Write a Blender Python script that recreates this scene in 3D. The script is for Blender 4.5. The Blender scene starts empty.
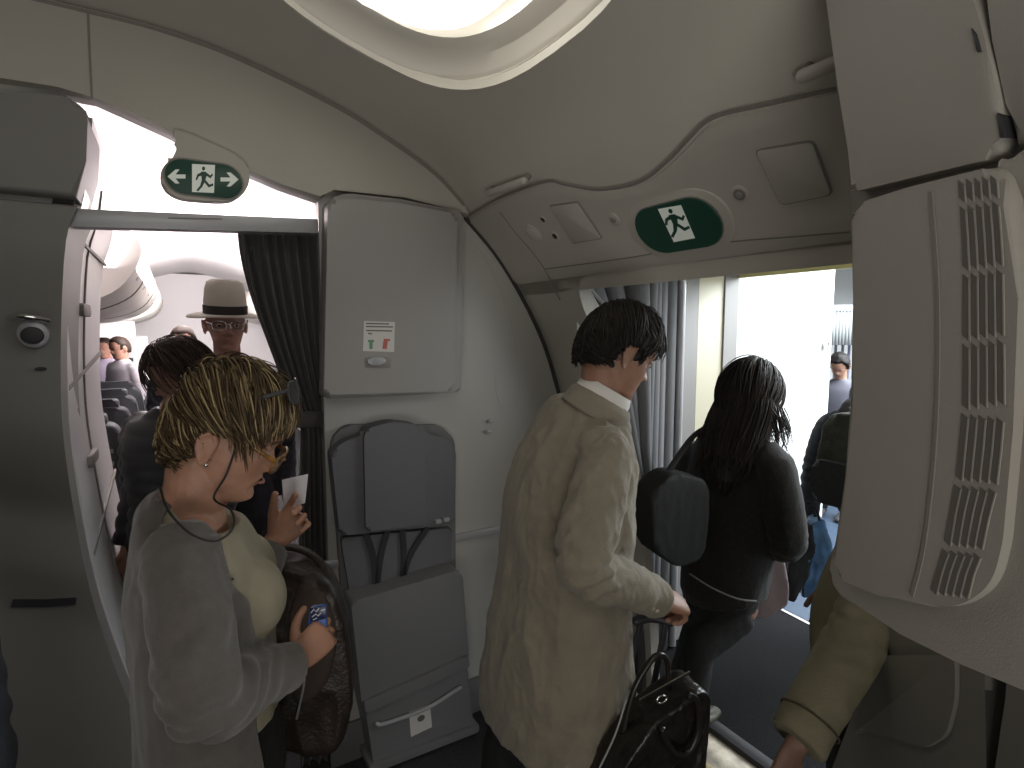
import bpy, bmesh, math, random
from math import sin, cos, tan, atan, radians, pi, sqrt, exp
from mathutils import Vector, Matrix, noise
random.seed(7)
C = bpy.context.scene.collection
V3 = Vector
# ---------------------------------------------------------------- frame of reference
PITCH = atan(54/560.0); FPX = 560.0; CAM = V3((0, 0, 1.7))
AZ = radians(59)
UU = V3((sin(AZ), cos(AZ), 0)); VV = V3((-cos(AZ), sin(AZ), 0)); ZZ = V3((0, 0, 1))
def ray(x, y):
    rx = (x-512)/FPX; ry = (384-y)/FPX
    return V3((rx, cos(PITCH)+ry*sin(PITCH), -sin(PITCH)+ry*cos(PITCH)))
def P(x, y, d):
    r = ray(x, y); return CAM + r*(d/r.y)
def W(u, v, z): return UU*u + VV*v + ZZ*z
def hitp(x, y, o, n):
    r = ray(x, y); return CAM + r*((o-CAM).dot(n)/r.dot(n))
class Fr:
    def __init__(s, o, e1, e2):
        s.o = V3(o); s.e1 = V3(e1).normalized(); s.n = s.e1.cross(V3(e2)).normalized(); s.e2 = s.n.cross(s.e1).normalized()
    def px(s, x, y, off=0.0):
        p = hitp(x, y, s.o+s.n*off, s.n); d = p-s.o; return (d.dot(s.e1), d.dot(s.e2))
    def w(s, a, b, c=0.0): return s.o + s.e1*a + s.e2*b + s.n*c
    def at(s, o): return Fr(o, s.e1, s.e2)
# bulkhead frame: e1 = outboard, e2 = up, n = toward the camera
FB = Fr(W(0, 2.11, 0), UU, ZZ)
PROF = [(-3.2, 2.61), (-2.2, 2.61), (-1.3, 2.61), (-.7, 2.61), (-.4, 2.61), (-.16, 2.61), (.01, 2.605), (.21, 2.575), (.51, 2.49), (.69, 2.415), (.89, 2.31), (1.04, 2.18), (1.23, 1.99), (1.42, 1.70), (1.53, 1.42), (1.68, .95), (1.77, .4), (1.80, 0)]
def cr(pts, sub):
    "Catmull-Rom through a list of tuples or Vectors"
    out = []; n = len(pts)
    for i in range(n-1):
        p0, p1, p2, p3 = pts[max(i-1, 0)], pts[i], pts[i+1], pts[min(i+2, n-1)]
        for k in range(sub):
            t = k/sub
            out.append(tuple(.5*((2*b)+(c-a)*t+(2*a-5*b+4*c-d)*t*t+(3*b-a-3*c+d)*t**3) for a, b, c, d in zip(p0, p1, p2, p3)))
    out.append(tuple(pts[-1])); return out
def crc(pts, sub):
    "closed Catmull-Rom"
    n = len(pts); out = []
    for i in range(n):
        p0, p1, p2, p3 = pts[i-1], pts[i], pts[(i+1) % n], pts[(i+2) % n]
        for k in range(sub):
            t = k/sub
            out.append(tuple(.5*((2*b)+(c-a)*t+(2*a-5*b+4*c-d)*t*t+(3*b-a-3*c+d)*t**3) for a, b, c, d in zip(p0, p1, p2, p3)))
    return out
PC = cr(PROF, 6)
def onprof(x, y, off=0.0):
    "where the sight line meets the curved lining; returns a frame on it (e1 to the right, e2 up the curve)"
    r = ray(x, y); best = None
    for (u0, z0), (u1, z1) in zip(PC[36:], PC[37:]):
        d = V3((u1-u0, z1-z0)); L = d.length; nx, nz = -d.y/L, d.x/L      # pointing out
        nx, nz = (z1-z0)/L, -(u1-u0)/L                                   # pointing in/down
        uo, zo = u0+nx*off, z0+nz*off
        ru = r.dot(UU); rz = r.z
        den = ru*nx+rz*nz
        if abs(den) < 1e-6: continue
        t = ((uo)*nx+(zo-CAM.z)*nz)/den
        if t <= 0: continue
        pu, pz = ru*t, CAM.z+rz*t
        s = ((pu-uo)*(u1-u0)+(pz-zo)*(z1-z0))/(L*L)
        if -.02 <= s <= 1.02 and (best is None or t < best[0]):
            best = (t, u0-u1, z0-z1)
    t, a, b = best
    p = CAM+r*t
    return Fr(p, -VV, UU*a+ZZ*b)
# ---------------------------------------------------------------- materials
def mat(name, col, rough=.6, metal=0., bump=0., bscale=200., var=0., vscale=8., emit=None, estr=0., spec=.5, sheen=0., stretch=None, alpha=None):
    m = bpy.data.materials.new(name); m.use_nodes = True; nt = m.node_tree; b = nt.nodes['Principled BSDF']
    b.inputs['Base Color'].default_value = (*col, 1); b.inputs['Roughness'].default_value = rough; b.inputs['Metallic'].default_value = metal
    b.inputs['Specular IOR Level'].default_value = spec
    if sheen: b.inputs['Sheen Weight'].default_value = sheen
    tc = nt.nodes.new('ShaderNodeTexCoord'); src = tc.outputs['Object']
    if stretch:
        mp = nt.nodes.new('ShaderNodeMapping'); mp.inputs['Scale'].default_value = stretch; nt.links.new(src, mp.inputs['Vector']); src = mp.outputs['Vector']
    if var:
        n = nt.nodes.new('ShaderNodeTexNoise'); n.inputs['Scale'].default_value = vscale; n.inputs['Detail'].default_value = 4
        r = nt.nodes.new('ShaderNodeValToRGB'); nt.links.new(src, n.inputs['Vector']); nt.links.new(n.outputs['Fac'], r.inputs['Fac'])
        r.color_ramp.elements[0].position = .3; r.color_ramp.elements[1].position = .7
        r.color_ramp.elements[0].color = (*[c*(1-var) for c in col], 1); r.color_ramp.elements[1].color = (*[min(1, c*(1+var)) for c in col], 1)
        nt.links.new(r.outputs['Color'], b.inputs['Base Color'])
    if bump:
        n = nt.nodes.new('ShaderNodeTexNoise'); n.inputs['Scale'].default_value = bscale; n.inputs['Detail'].default_value = 3
        bp = nt.nodes.new('ShaderNodeBump'); bp.inputs['Strength'].default_value = bump; bp.inputs['Distance'].default_value = .004
        nt.links.new(src, n.inputs['Vector']); nt.links.new(n.outputs['Fac'], bp.inputs['Height']); nt.links.new(bp.outputs['Normal'], b.inputs['Normal'])
    if emit: b.inputs['Emission Color'].default_value = (*emit, 1); b.inputs['Emission Strength'].default_value = estr
    return m
def hair_mat(name, c0, c1, c2=None, rough=.55):
    m = bpy.data.materials.new(name); m.use_nodes = True; nt = m.node_tree; b = nt.nodes['Principled BSDF']
    g = nt.nodes.new('ShaderNodeNewGeometry'); r = nt.nodes.new('ShaderNodeValToRGB'); nt.links.new(g.outputs['Random Per Island'], r.inputs['Fac'])
    r.color_ramp.elements[0].color = (*c0, 1); r.color_ramp.elements[1].color = (*c1, 1)
    if c2: e = r.color_ramp.elements.new(.6); e.color = (*c2, 1)
    nt.links.new(r.outputs['Color'], b.inputs['Base Color']); b.inputs['Roughness'].default_value = max(rough, .55); b.inputs['Specular IOR Level'].default_value = .25
    return m
M = {}
M['panel'] = mat('cabin_lining', (.46, .435, .38), .55, bump=.15, bscale=500, var=.03, vscale=3)
M['ceil'] = mat('ceiling_lining', (.62, .59, .52), .55, bump=.15, bscale=500, var=.03, vscale=3)
M['vent'] = mat('vent_unit_grey', (.35, .33, .295), .55, bump=.15, bscale=500)
M['console'] = mat('console_grey', (.20, .19, .17), .5, bump=.15, bscale=500)
M['panel_cool'] = mat('grey_laminate', (.225, .218, .203), .5, bump=.15, bscale=600)
M['cab'] = mat('cabinet_laminate', (.31, .297, .283), .42, bump=.12, bscale=500)
M['dorl'] = mat('door_lining', (.54, .51, .455), .5, bump=.15, bscale=500)
M['white'] = mat('white_laminate', (.66, .65, .65), .3)
M['seam'] = mat('dark_seam', (.05, .048, .045), .8)
M['groove'] = mat('groove_grey', (.24, .225, .205), .7)
M['alu'] = mat('rail_grey', (.42, .42, .44), .35, metal=.3)
M['chrome'] = mat('chrome', (.8, .8, .8), .15, metal=1)
M['dark'] = mat('dark_plastic', (.03, .03, .035), .5)
M['carpet'] = mat('carpet', (.028, .028, .031), .95, bump=.6, bscale=350, var=.4, vscale=150)
M['jbfloor'] = mat('ramp_mat', (.012, .012, .0135), 1.0, spec=.15, bump=.5, bscale=250, var=.3, vscale=120)
M['green'] = mat('sign_green', (.008, .045, .030), .4, emit=(.01, .06, .035), estr=.08)
M['signw'] = mat('sign_white', (.75, .78, .72), .4, emit=(.8, .85, .75), estr=.12)
M['curt'] = mat('curtain_cloth', (.055, .047, .045), .9, bump=.4, bscale=300, sheen=.3)
M['seatf'] = mat('jumpseat_leather', (.125, .125, .137), .6, bump=.3, bscale=300)
M['seatp'] = mat('jumpseat_plastic', (.165, .165, .17), .5, bump=.15, bscale=400)
M['paper'] = mat('label_paper', (.6, .58, .55), .6)
M['ink'] = mat('label_ink', (.12, .11, .11), .6)
M['inkr'] = mat('label_red', (.45, .12, .10), .6)
M['inkg'] = mat('label_green', (.12, .28, .15), .6)
# ---------------------------------------------------------------- object plumbing
def tag(o, label=None, cat=None, group=None, kind=None):
    if label: o['label'] = label
    if cat: o['category'] = cat
    if group: o['group'] = group
    if kind: o['kind'] = kind
    return o
def empty(name, loc, label=None, cat=None, group=None):
    o = bpy.data.objects.new(name, None); o.location = loc; o.empty_display_size = .05; C.objects.link(o)
    tag(o, label, cat, group); return o
def wloc(o):
    p = V3(o.location)
    while o.parent: o = o.parent; p += V3(o.location)
    return p
def link(name, me, m, parent=None):
    o = bpy.data.objects.new(name, me); C.objects.link(o)
    me.materials.clear()
    for x in (m if isinstance(m, (list, tuple)) else [m]): me.materials.append(x)
    if parent:
        me.transform(Matrix.Translation(-wloc(parent))); o.parent = parent
    else:
        if len(me.vertices):
            c = sum((v.co for v in me.vertices), V3())/len(me.vertices); c.z = min(v.co.z for v in me.vertices)
            me.transform(Matrix.Translation(-c)); o.location = c
    return o
def build(name, bm, m, parent=None, smooth=True, angle=35, recalc=True):
    if recalc: bmesh.ops.recalc_face_normals(bm, faces=bm.faces)
    me = bpy.data.meshes.new(name); bm.to_mesh(me); bm.free()
    if smooth:
        for p in me.polygons: p.use_smooth = True
        me.set_sharp_from_angle(angle=radians(angle))
    return link(name, me, m, parent)
def remesh(bm, vox, it=4, fac=.5, disp=None):
    "union of the closed shells in bm as one smooth surface; disp(co, no) moves points along their normal"
    bmesh.ops.recalc_face_normals(bm, faces=bm.faces)
    me = bpy.data.meshes.new('tmp'); bm.to_mesh(me); bm.free()
    o = bpy.data.objects.new('tmp', me); C.objects.link(o)
    r = o.modifiers.new('r', 'REMESH'); r.mode = 'VOXEL'; r.voxel_size = vox
    if it: s = o.modifiers.new('s', 'SMOOTH'); s.factor = fac; s.iterations = it
    dg = bpy.context.evaluated_depsgraph_get(); dg.update()
    m2 = bpy.data.meshes.new_from_object(o.evaluated_get(dg))
    bpy.data.objects.remove(o); bpy.data.meshes.remove(me)
    b2 = bmesh.new(); b2.from_mesh(m2); bpy.data.meshes.remove(m2)
    if disp:
        b2.normal_update()
        mv = [(v, v.normal.copy()*disp(v.co, v.normal)) for v in b2.verts]
        for v, d in mv: v.co += d
        b2.normal_update()
    return b2
def boolean_cut(o, bmc):
    me = bpy.data.meshes.new('cut'); bmesh.ops.recalc_face_normals(bmc, faces=bmc.faces); bmc.to_mesh(me); bmc.free()
    c = bpy.data.objects.new('cut', me); C.objects.link(c)
    b = o.modifiers.new('b', 'BOOLEAN'); b.operation = 'DIFFERENCE'; b.object = c; b.solver = 'EXACT'
    dg = bpy.context.evaluated_depsgraph_get(); dg.update()
    m2 = bpy.data.meshes.new_from_object(o.evaluated_get(dg))
    o.modifiers.clear(); o.data = m2; bpy.data.objects.remove(c)
    for p in m2.polygons: p.use_smooth = True
    m2.set_sharp_from_angle(angle=radians(30))
# ---------------------------------------------------------------- shapes
def ring_loft(bm, rings, cap=True, closed=True):
    vs = [[bm.verts.new(p) for p in r] for r in rings]
    n = len(vs[0])
    for a, b in zip(vs, vs[1:]):
        for i in range(n if closed else n-1):
            j = (i+1) % n
            bm.faces.new((a[i], a[j], b[j], b[i]))
    if cap:
        bm.faces.new(vs[0][::-1]); bm.faces.new(vs[-1])
    return vs
def tube(bm, nodes, side=None, seg=16, sub=4, round_ends=True, pw=2.0):
    "nodes: (pos, a, b); a = half width along side, b = half width across it"
    nd = [tuple(V3(n[0]))+((n[1]), (n[2] if len(n) > 2 else n[1])) for n in nodes]
    if sub > 1 and len(nd) > 1: nd = cr(nd, sub)
    pts = [V3(n[:3]) for n in nd]; ab = [(max(n[3], .0004), max(n[4], .0004)) for n in nd]
    rings = []; prev = None
    for i, p in enumerate(pts):
        t = (pts[min(i+1, len(pts)-1)]-pts[max(i-1, 0)]).normalized()
        s = V3(side) if side is not None else (prev if prev is not None else (V3((1, 0, 0)) if abs(t.x) < .8 else V3((0, 1, 0))))
        s = s-t*s.dot(t)
        s = s.normalized() if s.length > 1e-5 else (prev or V3((1, 0, 0)))
        prev = s; c = t.cross(s); a, b = ab[i]
        rings.append((p, t, s, c, a, b))
    out = []
    def ring(p, s, c, a, b):
        r = []
        for k in range(seg):
            th = 2*pi*k/seg; x, y = cos(th), sin(th)
            if pw != 2: x = math.copysign(abs(x)**(2/pw), x); y = math.copysign(abs(y)**(2/pw), y)
            r.append(p+s*(a*x)+c*(b*y))
        return r
    if round_ends:
        p, t, s, c, a, b = rings[0]; m = min(a, b)
        for k in (80, 55, 28): out.append(ring(p-t*m*sin(radians(k)), s, c, a*cos(radians(k)), b*cos(radians(k))))
    for p, t, s, c, a, b in rings: out.append(ring(p, s, c, a, b))
    if round_ends:
        p, t, s, c, a, b = rings[-1]; m = min(a, b)
        for k in (28, 55, 80): out.append(ring(p+t*m*sin(radians(k)), s, c, a*cos(radians(k)), b*cos(radians(k))))
    return ring_loft(bm, out)
def rod(bm, pts, r, seg=8, sub=4): tube(bm, [(p, r) for p in pts], seg=seg, sub=sub, round_ends=False)
def ell(bm, c, r, R=None, seg=16):
    mt = Matrix.Translation(c) @ (R.to_4x4() if R else Matrix.Identity(4)) @ Matrix.Diagonal((*r, 1))
    bmesh.ops.create_uvsphere(bm, u_segments=seg, v_segments=max(6, seg//2+2), radius=1, matrix=mt)
def prism(bm, F, pts, c0, c1, bev=0., seg=2, back_bev=False):
    "pts: local (a,b) outline on frame F; from height c1 (front) to c0 (back)"
    ar = sum(p[0]*q[1]-q[0]*p[1] for p, q in zip(pts, pts[1:]+pts[:1]))
    if ar < 0: pts = pts[::-1]
    f = [bm.verts.new(F.w(a, b, c1)) for a, b in pts]; k = [bm.verts.new(F.w(a, b, c0)) for a, b in pts]
    ff = bm.faces.new(f); fb = bm.faces.new(k[::-1]); n = len(f)
    for i in range(n): bm.faces.new((f[i], k[i], k[(i+1) % n], f[(i+1) % n]))
    if bev > 0:
        es = list(ff.edges)+(list(fb.edges) if back_bev else [])
        bmesh.ops.bevel(bm, geom=es, offset=bev, segments=seg, profile=.5, affect='EDGES', clamp_overlap=True)
def pxs(F, pts, off=0.): return [F.px(x, y, off) for x, y in pts]
def slab(name, F, pts, m, parent=None, front=.0, back=-.03, bev=.003, seg=2, curve=0, rnd=0, smooth=True):
    "an outline seen in the photograph, on frame F, given its real thickness"
    q = pxs(F, pts, front)
    if rnd: q = round_poly(q, rnd)
    if curve: q = crc(q, curve)
    bm = bmesh.new(); prism(bm, F, q, back, front, bev, seg)
    return build(name, bm, m, parent, smooth)
def round_poly(q, r, k=5):
    out = []; n = len(q); rs = r if isinstance(r, (list, tuple)) else [r]*n
    for i in range(n):
        p = V3(q[i]); a = V3(q[i-1]); b = V3(q[(i+1) % n]); r0 = rs[i]
        if r0 <= 0: out.append(tuple(p)); continue
        ra = min(r0, (a-p).length*.48); rb = min(r0, (b-p).length*.48)
        A = p+(a-p).normalized()*ra; B = p+(b-p).normalized()*rb
        for j in range(k+1):
            t = j/k; out.append(tuple(A*(1-t)**2+p*2*t*(1-t)+B*t*t))
    return out
def stadium(cx, cy, hw, hh, k=10, p=None):
    r = min(hw, hh); out = []
    for i in range(k+1): t = -pi/2+pi*i/k; out.append((cx+hw-r+r*cos(t), cy+(hh/r if hw >= hh else 1)*r*sin(t)))
    for i in range(k+1): t = pi/2+pi*i/k; out.append((cx-hw+r+r*cos(t), cy+r*sin(t)))
    return out
def oval(cx, cy, a, b, n=32, pw=2.):
    return [(cx+math.copysign(abs(cos(2*pi*i/n))**(2/pw), cos(2*pi*i/n))*a, cy+math.copysign(abs(sin(2*pi*i/n))**(2/pw), sin(2*pi*i/n))*b) for i in range(n)]
def line_on(bm, F, pts, w, h=.0015, off=0., sub=4, px=True):
    "a narrow raised or sunk line along a path on frame F"
    q = pxs(F, pts, off) if px else pts
    if sub > 1: q = cr(q, sub)
    L = []; R = []
    for i, p in enumerate(q):
        t = V3(q[min(i+1, len(q)-1)])-V3(q[max(i-1, 0)]); t.normalize(); n = V3((-t.y, t.x))
        L.append((p[0]+n.x*w/2, p[1]+n.y*w/2)); R.append((p[0]-n.x*w/2, p[1]-n.y*w/2))
    for (a, b), (c, d) in zip(zip(L, R), zip(L[1:], R[1:])):
        f = [bm.verts.new(F.w(*p, off+h)) for p in (a, b, d, c)]; k = [bm.verts.new(F.w(*p, off-h)) for p in (a, b, d, c)]
        bm.faces.new(f); bm.faces.new(k[::-1])
        for i in range(4): bm.faces.new((f[i], k[i], k[(i+1) % 4], f[(i+1) % 4]))
def box(bm, F, a0, a1, b0, b1, c0, c1, bev=0.):
    prism(bm, F, [(a0, b0), (a1, b0), (a1, b1), (a0, b1)], c0, c1, bev)
# ================================================================ THE ROOM
def struct(name, bm, m, parent=None, **k):
    o = build(name, bm, m, parent, **k)
    if not parent: o['kind'] = 'structure'
    return o
FW = Fr((0, 0, 0), UU, VV)     # floor frame: a = u, b = v, c = z
bm = bmesh.new(); box(bm, FW, -3.2, 1.80, -1.2, 12, -.05, 0); struct('floor', bm, M['carpet'])
bm = bmesh.new(); box(bm, FW, 1.80, 7.5, -1.5, 3.3, -.06, -.012); jf = struct('floor_outside', bm, M['jbfloor'])
# ceiling over the door area
def profile_solid(bm, pts, v0, v1, th):
    n = len(pts); nr = []
    for i in range(n):
        d = V3(pts[min(i+1, n-1)])-V3(pts[max(i-1, 0)]); d.normalize(); nr.append((-d.y, d.x))
    rings = []
    vs = [v0+(v1-v0)*k/12 for k in range(13)]
    for v in vs:
        rings.append([W(u, v, z) for u, z in pts]+[W(u+a*th, v, z+b*th) for (u, z), (a, b) in reversed(list(zip(pts, nr)))])
    ring_loft(bm, rings)
iu = [i for i, p in enumerate(PC) if p[0] >= 1.039][0]
bm = bmesh.new(); profile_solid(bm, PC[:iu+10], -1.2, 2.11, .03)
ceil = struct('ceiling', bm, M['ceil'])
# lamp recess in the ceiling
uc = .475; j = min(range(len(PC)), key=lambda i: abs(PC[i][0]-uc)); dz = V3(PC[j+1])-V3(PC[j-1]); dz.normalize()
FL = Fr(W(PC[j][0], 1.15, PC[j][1]), UU*dz.x+ZZ*dz.y, -VV)   # n points down into the room
if FL.n.z > 0: FL = Fr(FL.o, FL.e1, VV)
bmc = bmesh.new(); prism(bmc, FL, oval(0, 0, .37, .52, 48, 2.6), -.2, .2)
boolean_cut(ceil, bmc)
lamp = empty('ceiling_light', FL.o, 'large oval ceiling lamp glowing in its recess at top of the photo', 'ceiling light')
bm = bmesh.new()
rings = []
for s, h in ((1.0, .002), (1.012, .003), (1.02, -.01), (1.0, -.014), (.99, -.02), (.93, -.05), (.86, -.058), (.80, -.065), (.78, -.13), (1.05, -.15), (1.05, -.03)):
    rings.append([FL.w(a, b, h) for a, b in oval(0, 0, .37*s, .52*s, 48, 2.6)])
rings.append(rings[0]); ring_loft(bm, rings, cap=False); bmesh.ops.remove_doubles(bm, verts=bm.verts, dist=1e-5)
build('recess_bowl', bm, mat('lamp_bowl', (.74, .70, .63), .5), lamp)
bm = bmesh.new(); prism(bm, FL, oval(-.01, .03*(1 if FL.e2.dot(VV) > 0 else -1), .255, .37, 40, 2.5), -.12, -.052, .01); build('diffuser', bm, mat('lamp_glow', (.9, .9, .85), .5, emit=(1, .97, .90), estr=1.5), lamp)
# sidewall with the door opening
bm = bmesh.new(); profile_solid(bm, PC[iu+8:], -1.2, 2.11, .05)
side = struct('wall_outboard', bm, M['dorl'])
q = round_poly([(.35, -.2), (1.745, -.2), (1.745, 1.905), (.35, 1.885)], [0, 0, .16, .05], 8)
FD = Fr(W(.9, 0, 0), VV, ZZ)
bmc = bmesh.new(); prism(bmc, FD, q, -1.4, .95); boolean_cut(side, bmc)
# bulkhead with the aisle opening; arch band above it
FBq = FB
def Bp(L): return pxs(FB, L)
curve = [(PC[i][0], PC[i][1]) for i in range(iu, len(PC))]
band_low = Bp([(65, 93), (95, 101), (130, 117), (165, 133), (205, 153), (240, 171), (280, 188), (318, 201)])
out = [(u, z) for u, z in PC if u > -.36]
poly = [(-1.4, 0), (-.22, 0), (-.28, .5), (-.30, 1.2), (-.29, 2.0), (-.235, 2.375)] + band_low[1:] + [Bp([(319, 232)])[0], (Bp([(321, 330)])[0][0], .9), (Bp([(321, 330)])[0][0], 0)] + [(1.80, 0)]
prof_rev = [(u, z) for u, z in PC[::-1] if u > -1.4 and z > 0]
poly += prof_rev + [(-1.4, 2.61)]
bm = bmesh.new(); prism(bm, FB, poly, -.05, 0); struct('wall_bulkhead', bm, mat('bulkhead_laminate', (.47, .46, .435), .35, bump=.1, bscale=500))
# arch band, proud of the bulkhead, with its seams
top_line = [(u, z-.004) for u, z in PC if -1.4 < u < 1.035]
low = [(-1.4, 2.39), Bp([(0, 84)])[0], Bp([(60, 91)])[0]] + band_low[1:] + Bp([(330, 191), (400, 200), (466, 218)])
bm = bmesh.new(); prism(bm, FB, top_line[::-1]+low, 0.0, .05, .006); arch = struct('trim_1', bm, M['panel'])
FBb = FB.at(FB.o+FB.n*.05)
bm = bmesh.new()
line_on(bm, FB, [(88, 14), (90, 60), (92, 98)], .006, .0012, .0505)
line_on(bm, FB, [(u, z-.012) for u, z in PC if -1.2 < u < 1.03], .010, .0015, .0505, px=False, sub=1)
struct('seam', bm, M['groove'], arch)
# dark joint where ceiling and bulkhead meet the outboard lining
bm = bmesh.new(); line_on(bm, FB, [(u-.010, z-.012) for u, z in PC if 1.03 < u < 1.62], .016, .004, .004, px=False, sub=1); struct('trim_2', bm, M['seam'])
# horizontal bumper and skirting along bulkhead
bm = bmesh.new(); prism(bm, FB, [(.44, .80), (1.66, .80), (1.66, .835), (.44, .835)], 0, .012, .005); struct('trim_3', bm, M['alu'])
bm = bmesh.new(); prism(bm, FB, [(.44, 0), (1.74, 0), (1.74, .16), (.44, .16)], 0, .015, .004); struct('baseboard_bulkhead', bm, M['seatp'])
# ---- header panel over the door
wave = [(467, 216), (500, 197), (545, 181), (566, 184), (600, 189), (640, 181), (668, 160), (690, 137), (705, 122), (725, 113), (770, 103), (835, 88), (870, 80), (960, 60)]
wv = []
for x, y in cr(wave, 6):
    F = onprof(x, y, .014); wv.append(F.o)
wv = [(p.dot(VV), p.dot(UU), p.z) for p in wv]; wv.sort()
def arcpos(z):     # position along profile for a height
    for i in range(iu-8, len(PC)-1):
        if PC[i][1] >= z >= PC[i+1][1]:
            return i+(PC[i][1]-z)/max(1e-6, PC[i][1]-PC[i+1][1])
    return len(PC)-1
def profat(s):
    i = min(int(s), len(PC)-2); f = s-i
    return (PC[i][0]+(PC[i+1][0]-PC[i][0])*f, PC[i][1]+(PC[i+1][1]-PC[i][1])*f)
def wtop(v):
    for a, b in zip(wv, wv[1:]):
        if a[0] <= v <= b[0]:
            return a[2]+(b[2]-a[2])*(v-a[0])/max(1e-6, b[0]-a[0])
    return wv[-1][2] if v > wv[-1][0] else wv[0][2]
bm = bmesh.new(); rings = []
NV = 90; v0, v1 = wv[0][0], 2.104
for k in range(NV+1):
    v = v0+(v1-v0)*k/NV
    s0 = arcpos(wtop(v)); s1 = arcpos(1.90)
    fr = []; bk = []
    for q_ in range(15):
        s = s0+(s1-s0)*q_/14; u, z = profat(s); ua, za = profat(s+.5); ub, zb = profat(s-.5); d = V3((ua-ub, za-zb)).normalized()
        nx, nz = d.y, -d.x; o = .014 if 0 < q_ < 14 else .006
        fr.append(W(u+nx*o, v, z+nz*o)); bk.append(W(u-nx*.002, v, z-nz*.002))
    rings.append(fr+bk[::-1])
ring_loft(bm, rings)
header = build('door_header_panel', bm, M['dorl']); tag(header, kind='structure'); header.name = 'trim_4'
# groove lines of the header
def prof_line(bm, pts, w, off=.0145, sub=6):
    fr = [onprof(x, y, off) for x, y in cr(pts, sub)]
    for a, b in zip(fr, fr[1:]):
        t = (b.o-a.o).normalized(); s = t.cross(a.n)
        q = [a.o+s*w/2, a.o-s*w/2, b.o-s*w/2, b.o+s*w/2]
        f = [bm.verts.new(p+a.n*.0012) for p in q]; k = [bm.verts.new(p-a.n*.002) for p in q]
        bm.faces.new(f); bm.faces.new(k[::-1])
        for i in range(4): bm.faces.new((f[i], k[i], k[(i+1) % 4], f[(i+1) % 4]))
bm = bmesh.new()
prof_line(bm, [(x, y+1) for x, y in wave[:-2]], .007, .016)
struct('seam', bm, M['groove'], header)
bm = bmesh.new()
prof_line(bm, [(545, 269), (620, 259), (720, 243), (790, 237), (850, 232)], .0035)
prof_line(bm, [(500, 212), (515, 232), (540, 262), (560, 300)], .003)
struct('seam', bm, M['groove'], header)
# ================================================================ FIXTURES
def localslab(name, F, q, m, parent, c0, c1, bev=.002, seg=2, smooth=True):
    bm = bmesh.new(); prism(bm, F, q, c0, c1, bev, seg); return build(name, bm, m, parent, smooth)
def L2(F, pts, off=0.): return pxs(F, pts, off)
# ---- exit sign over the door
F = onprof(678, 225, .014)
ex = empty('exit_sign', F.o, 'green oval exit sign with running figure above the open door', 'exit sign', None)
def fit(F, c, l, r, t, b):      # centre and half sizes from four seen extreme points
    cx, cy = F.px(*c); return (V3(F.px(*l))-V3(F.px(*r))).length/2, (V3(F.px(*t))-V3(F.px(*b))).length/2, cx, cy
hw, hh, cx, cy = fit(F, (678, 225), (636, 229), (720, 220), (676, 202), (680, 247))
bm = bmesh.new(); prism(bm, F, stadium(cx, cy, hw*1.22, hh*1.30, 12), -.005, .006, .004, 3); build('bezel', bm, M['dorl'], ex)
bm = bmesh.new(); prism(bm, F, stadium(cx, cy, hw*1.02, hh*1.04, 12), .004, .0085, .002, 2); build('rim', bm, M['groove'], ex)
bm = bmesh.new(); prism(bm, F, stadium(cx, cy, hw, hh, 14), .004, .0125, .001, 1); face = build('sign_face', bm, M['green'], ex)
off = .0125
wp = localslab('white_door_symbol', F, L2(F, [(658, 209), (681, 205), (695, 238), (674, 242)], off), M['signw'], ex, off, off+.001, 0)
off = .0135
def runner(F, K, parent, off):
    "K maps unit figure coordinates to photo pixels"
    bm = bmesh.new()
    hx = [K(.50+.075*cos(t), .13+.075*sin(t)) for t in [i*pi/6 for i in range(12)]]
    prism(bm, F, L2(F, hx, off), off, off+.0012)
    for poly in ([(.38, .24), (.60, .24), (.66, .36), (.58, .56), (.42, .56)], [(.60, .25), (.82, .38), (.90, .30), (.95, .36), (.83, .48), (.60, .36)], [(.40, .26), (.20, .34), (.12, .52), (.19, .55), (.27, .41), (.42, .38)],
                 [(.46, .54), (.60, .54), (.78, .70), (.96, .66), (.97, .74), (.74, .80)], [(.42, .52), (.56, .60), (.44, .78), (.24, .95), (.16, .90), (.34, .74)]):
        prism(bm, F, L2(F, [K(*p) for p in poly], off), off, off+.0012)
    build('running_figure', bm, M['green'], parent, smooth=False)
runner(F, lambda a, b: (656+26*a+12*b, 209+31*b-4*a), ex, off)
# ---- exit sign hanging over the aisle
FS = FB.at(FB.o+FB.n*.05)
ex2 = empty('exit_sign', W(.1, 2.05, 2.15), 'green oval exit sign with two arrows hanging over the aisle entrance', 'exit sign')
pod = slab('housing', FS, [(174, 128), (206, 141), (242, 158), (249, 172), (248, 186), (239, 196), (226, 201), (198, 200), (178, 197), (165, 189), (160, 177), (164, 165), (172, 158), (177, 145)], M['panel'], ex2, front=.03, back=-.02, bev=.008, seg=3, curve=4)
FS2 = FS.at(FS.o+FS.n*.03)
q = L2(FS2, [(166, 179)]) ; a0 = FS2.px(165, 178); a1 = FS2.px(242, 180); t0 = FS2.px(203, 162); t1 = FS2.px(203, 196)
hw = abs(a1[0]-a0[0])/2; hh = abs(t1[1]-t0[1])/2; cx = (a0[0]+a1[0])/2; cy = (t0[1]+t1[1])/2
localslab('rim', FS2, stadium(cx, cy, hw*1.05, hh*1.10, 12), M['groove'], ex2, -.002, .002, .001)
localslab('sign_face', FS2, stadium(cx, cy, hw, hh, 12), M['green'], ex2, -.002, .004, .001)
off = .004
localslab('white_door_symbol', FS2, L2(FS2, [(192, 164), (215, 165), (214, 193), (192, 192)], off), M['signw'], ex2, off, off+.001, 0)
runner(FS2, lambda a, b: (193+21*a, 165+28*b), ex2, off+.001)
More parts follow.
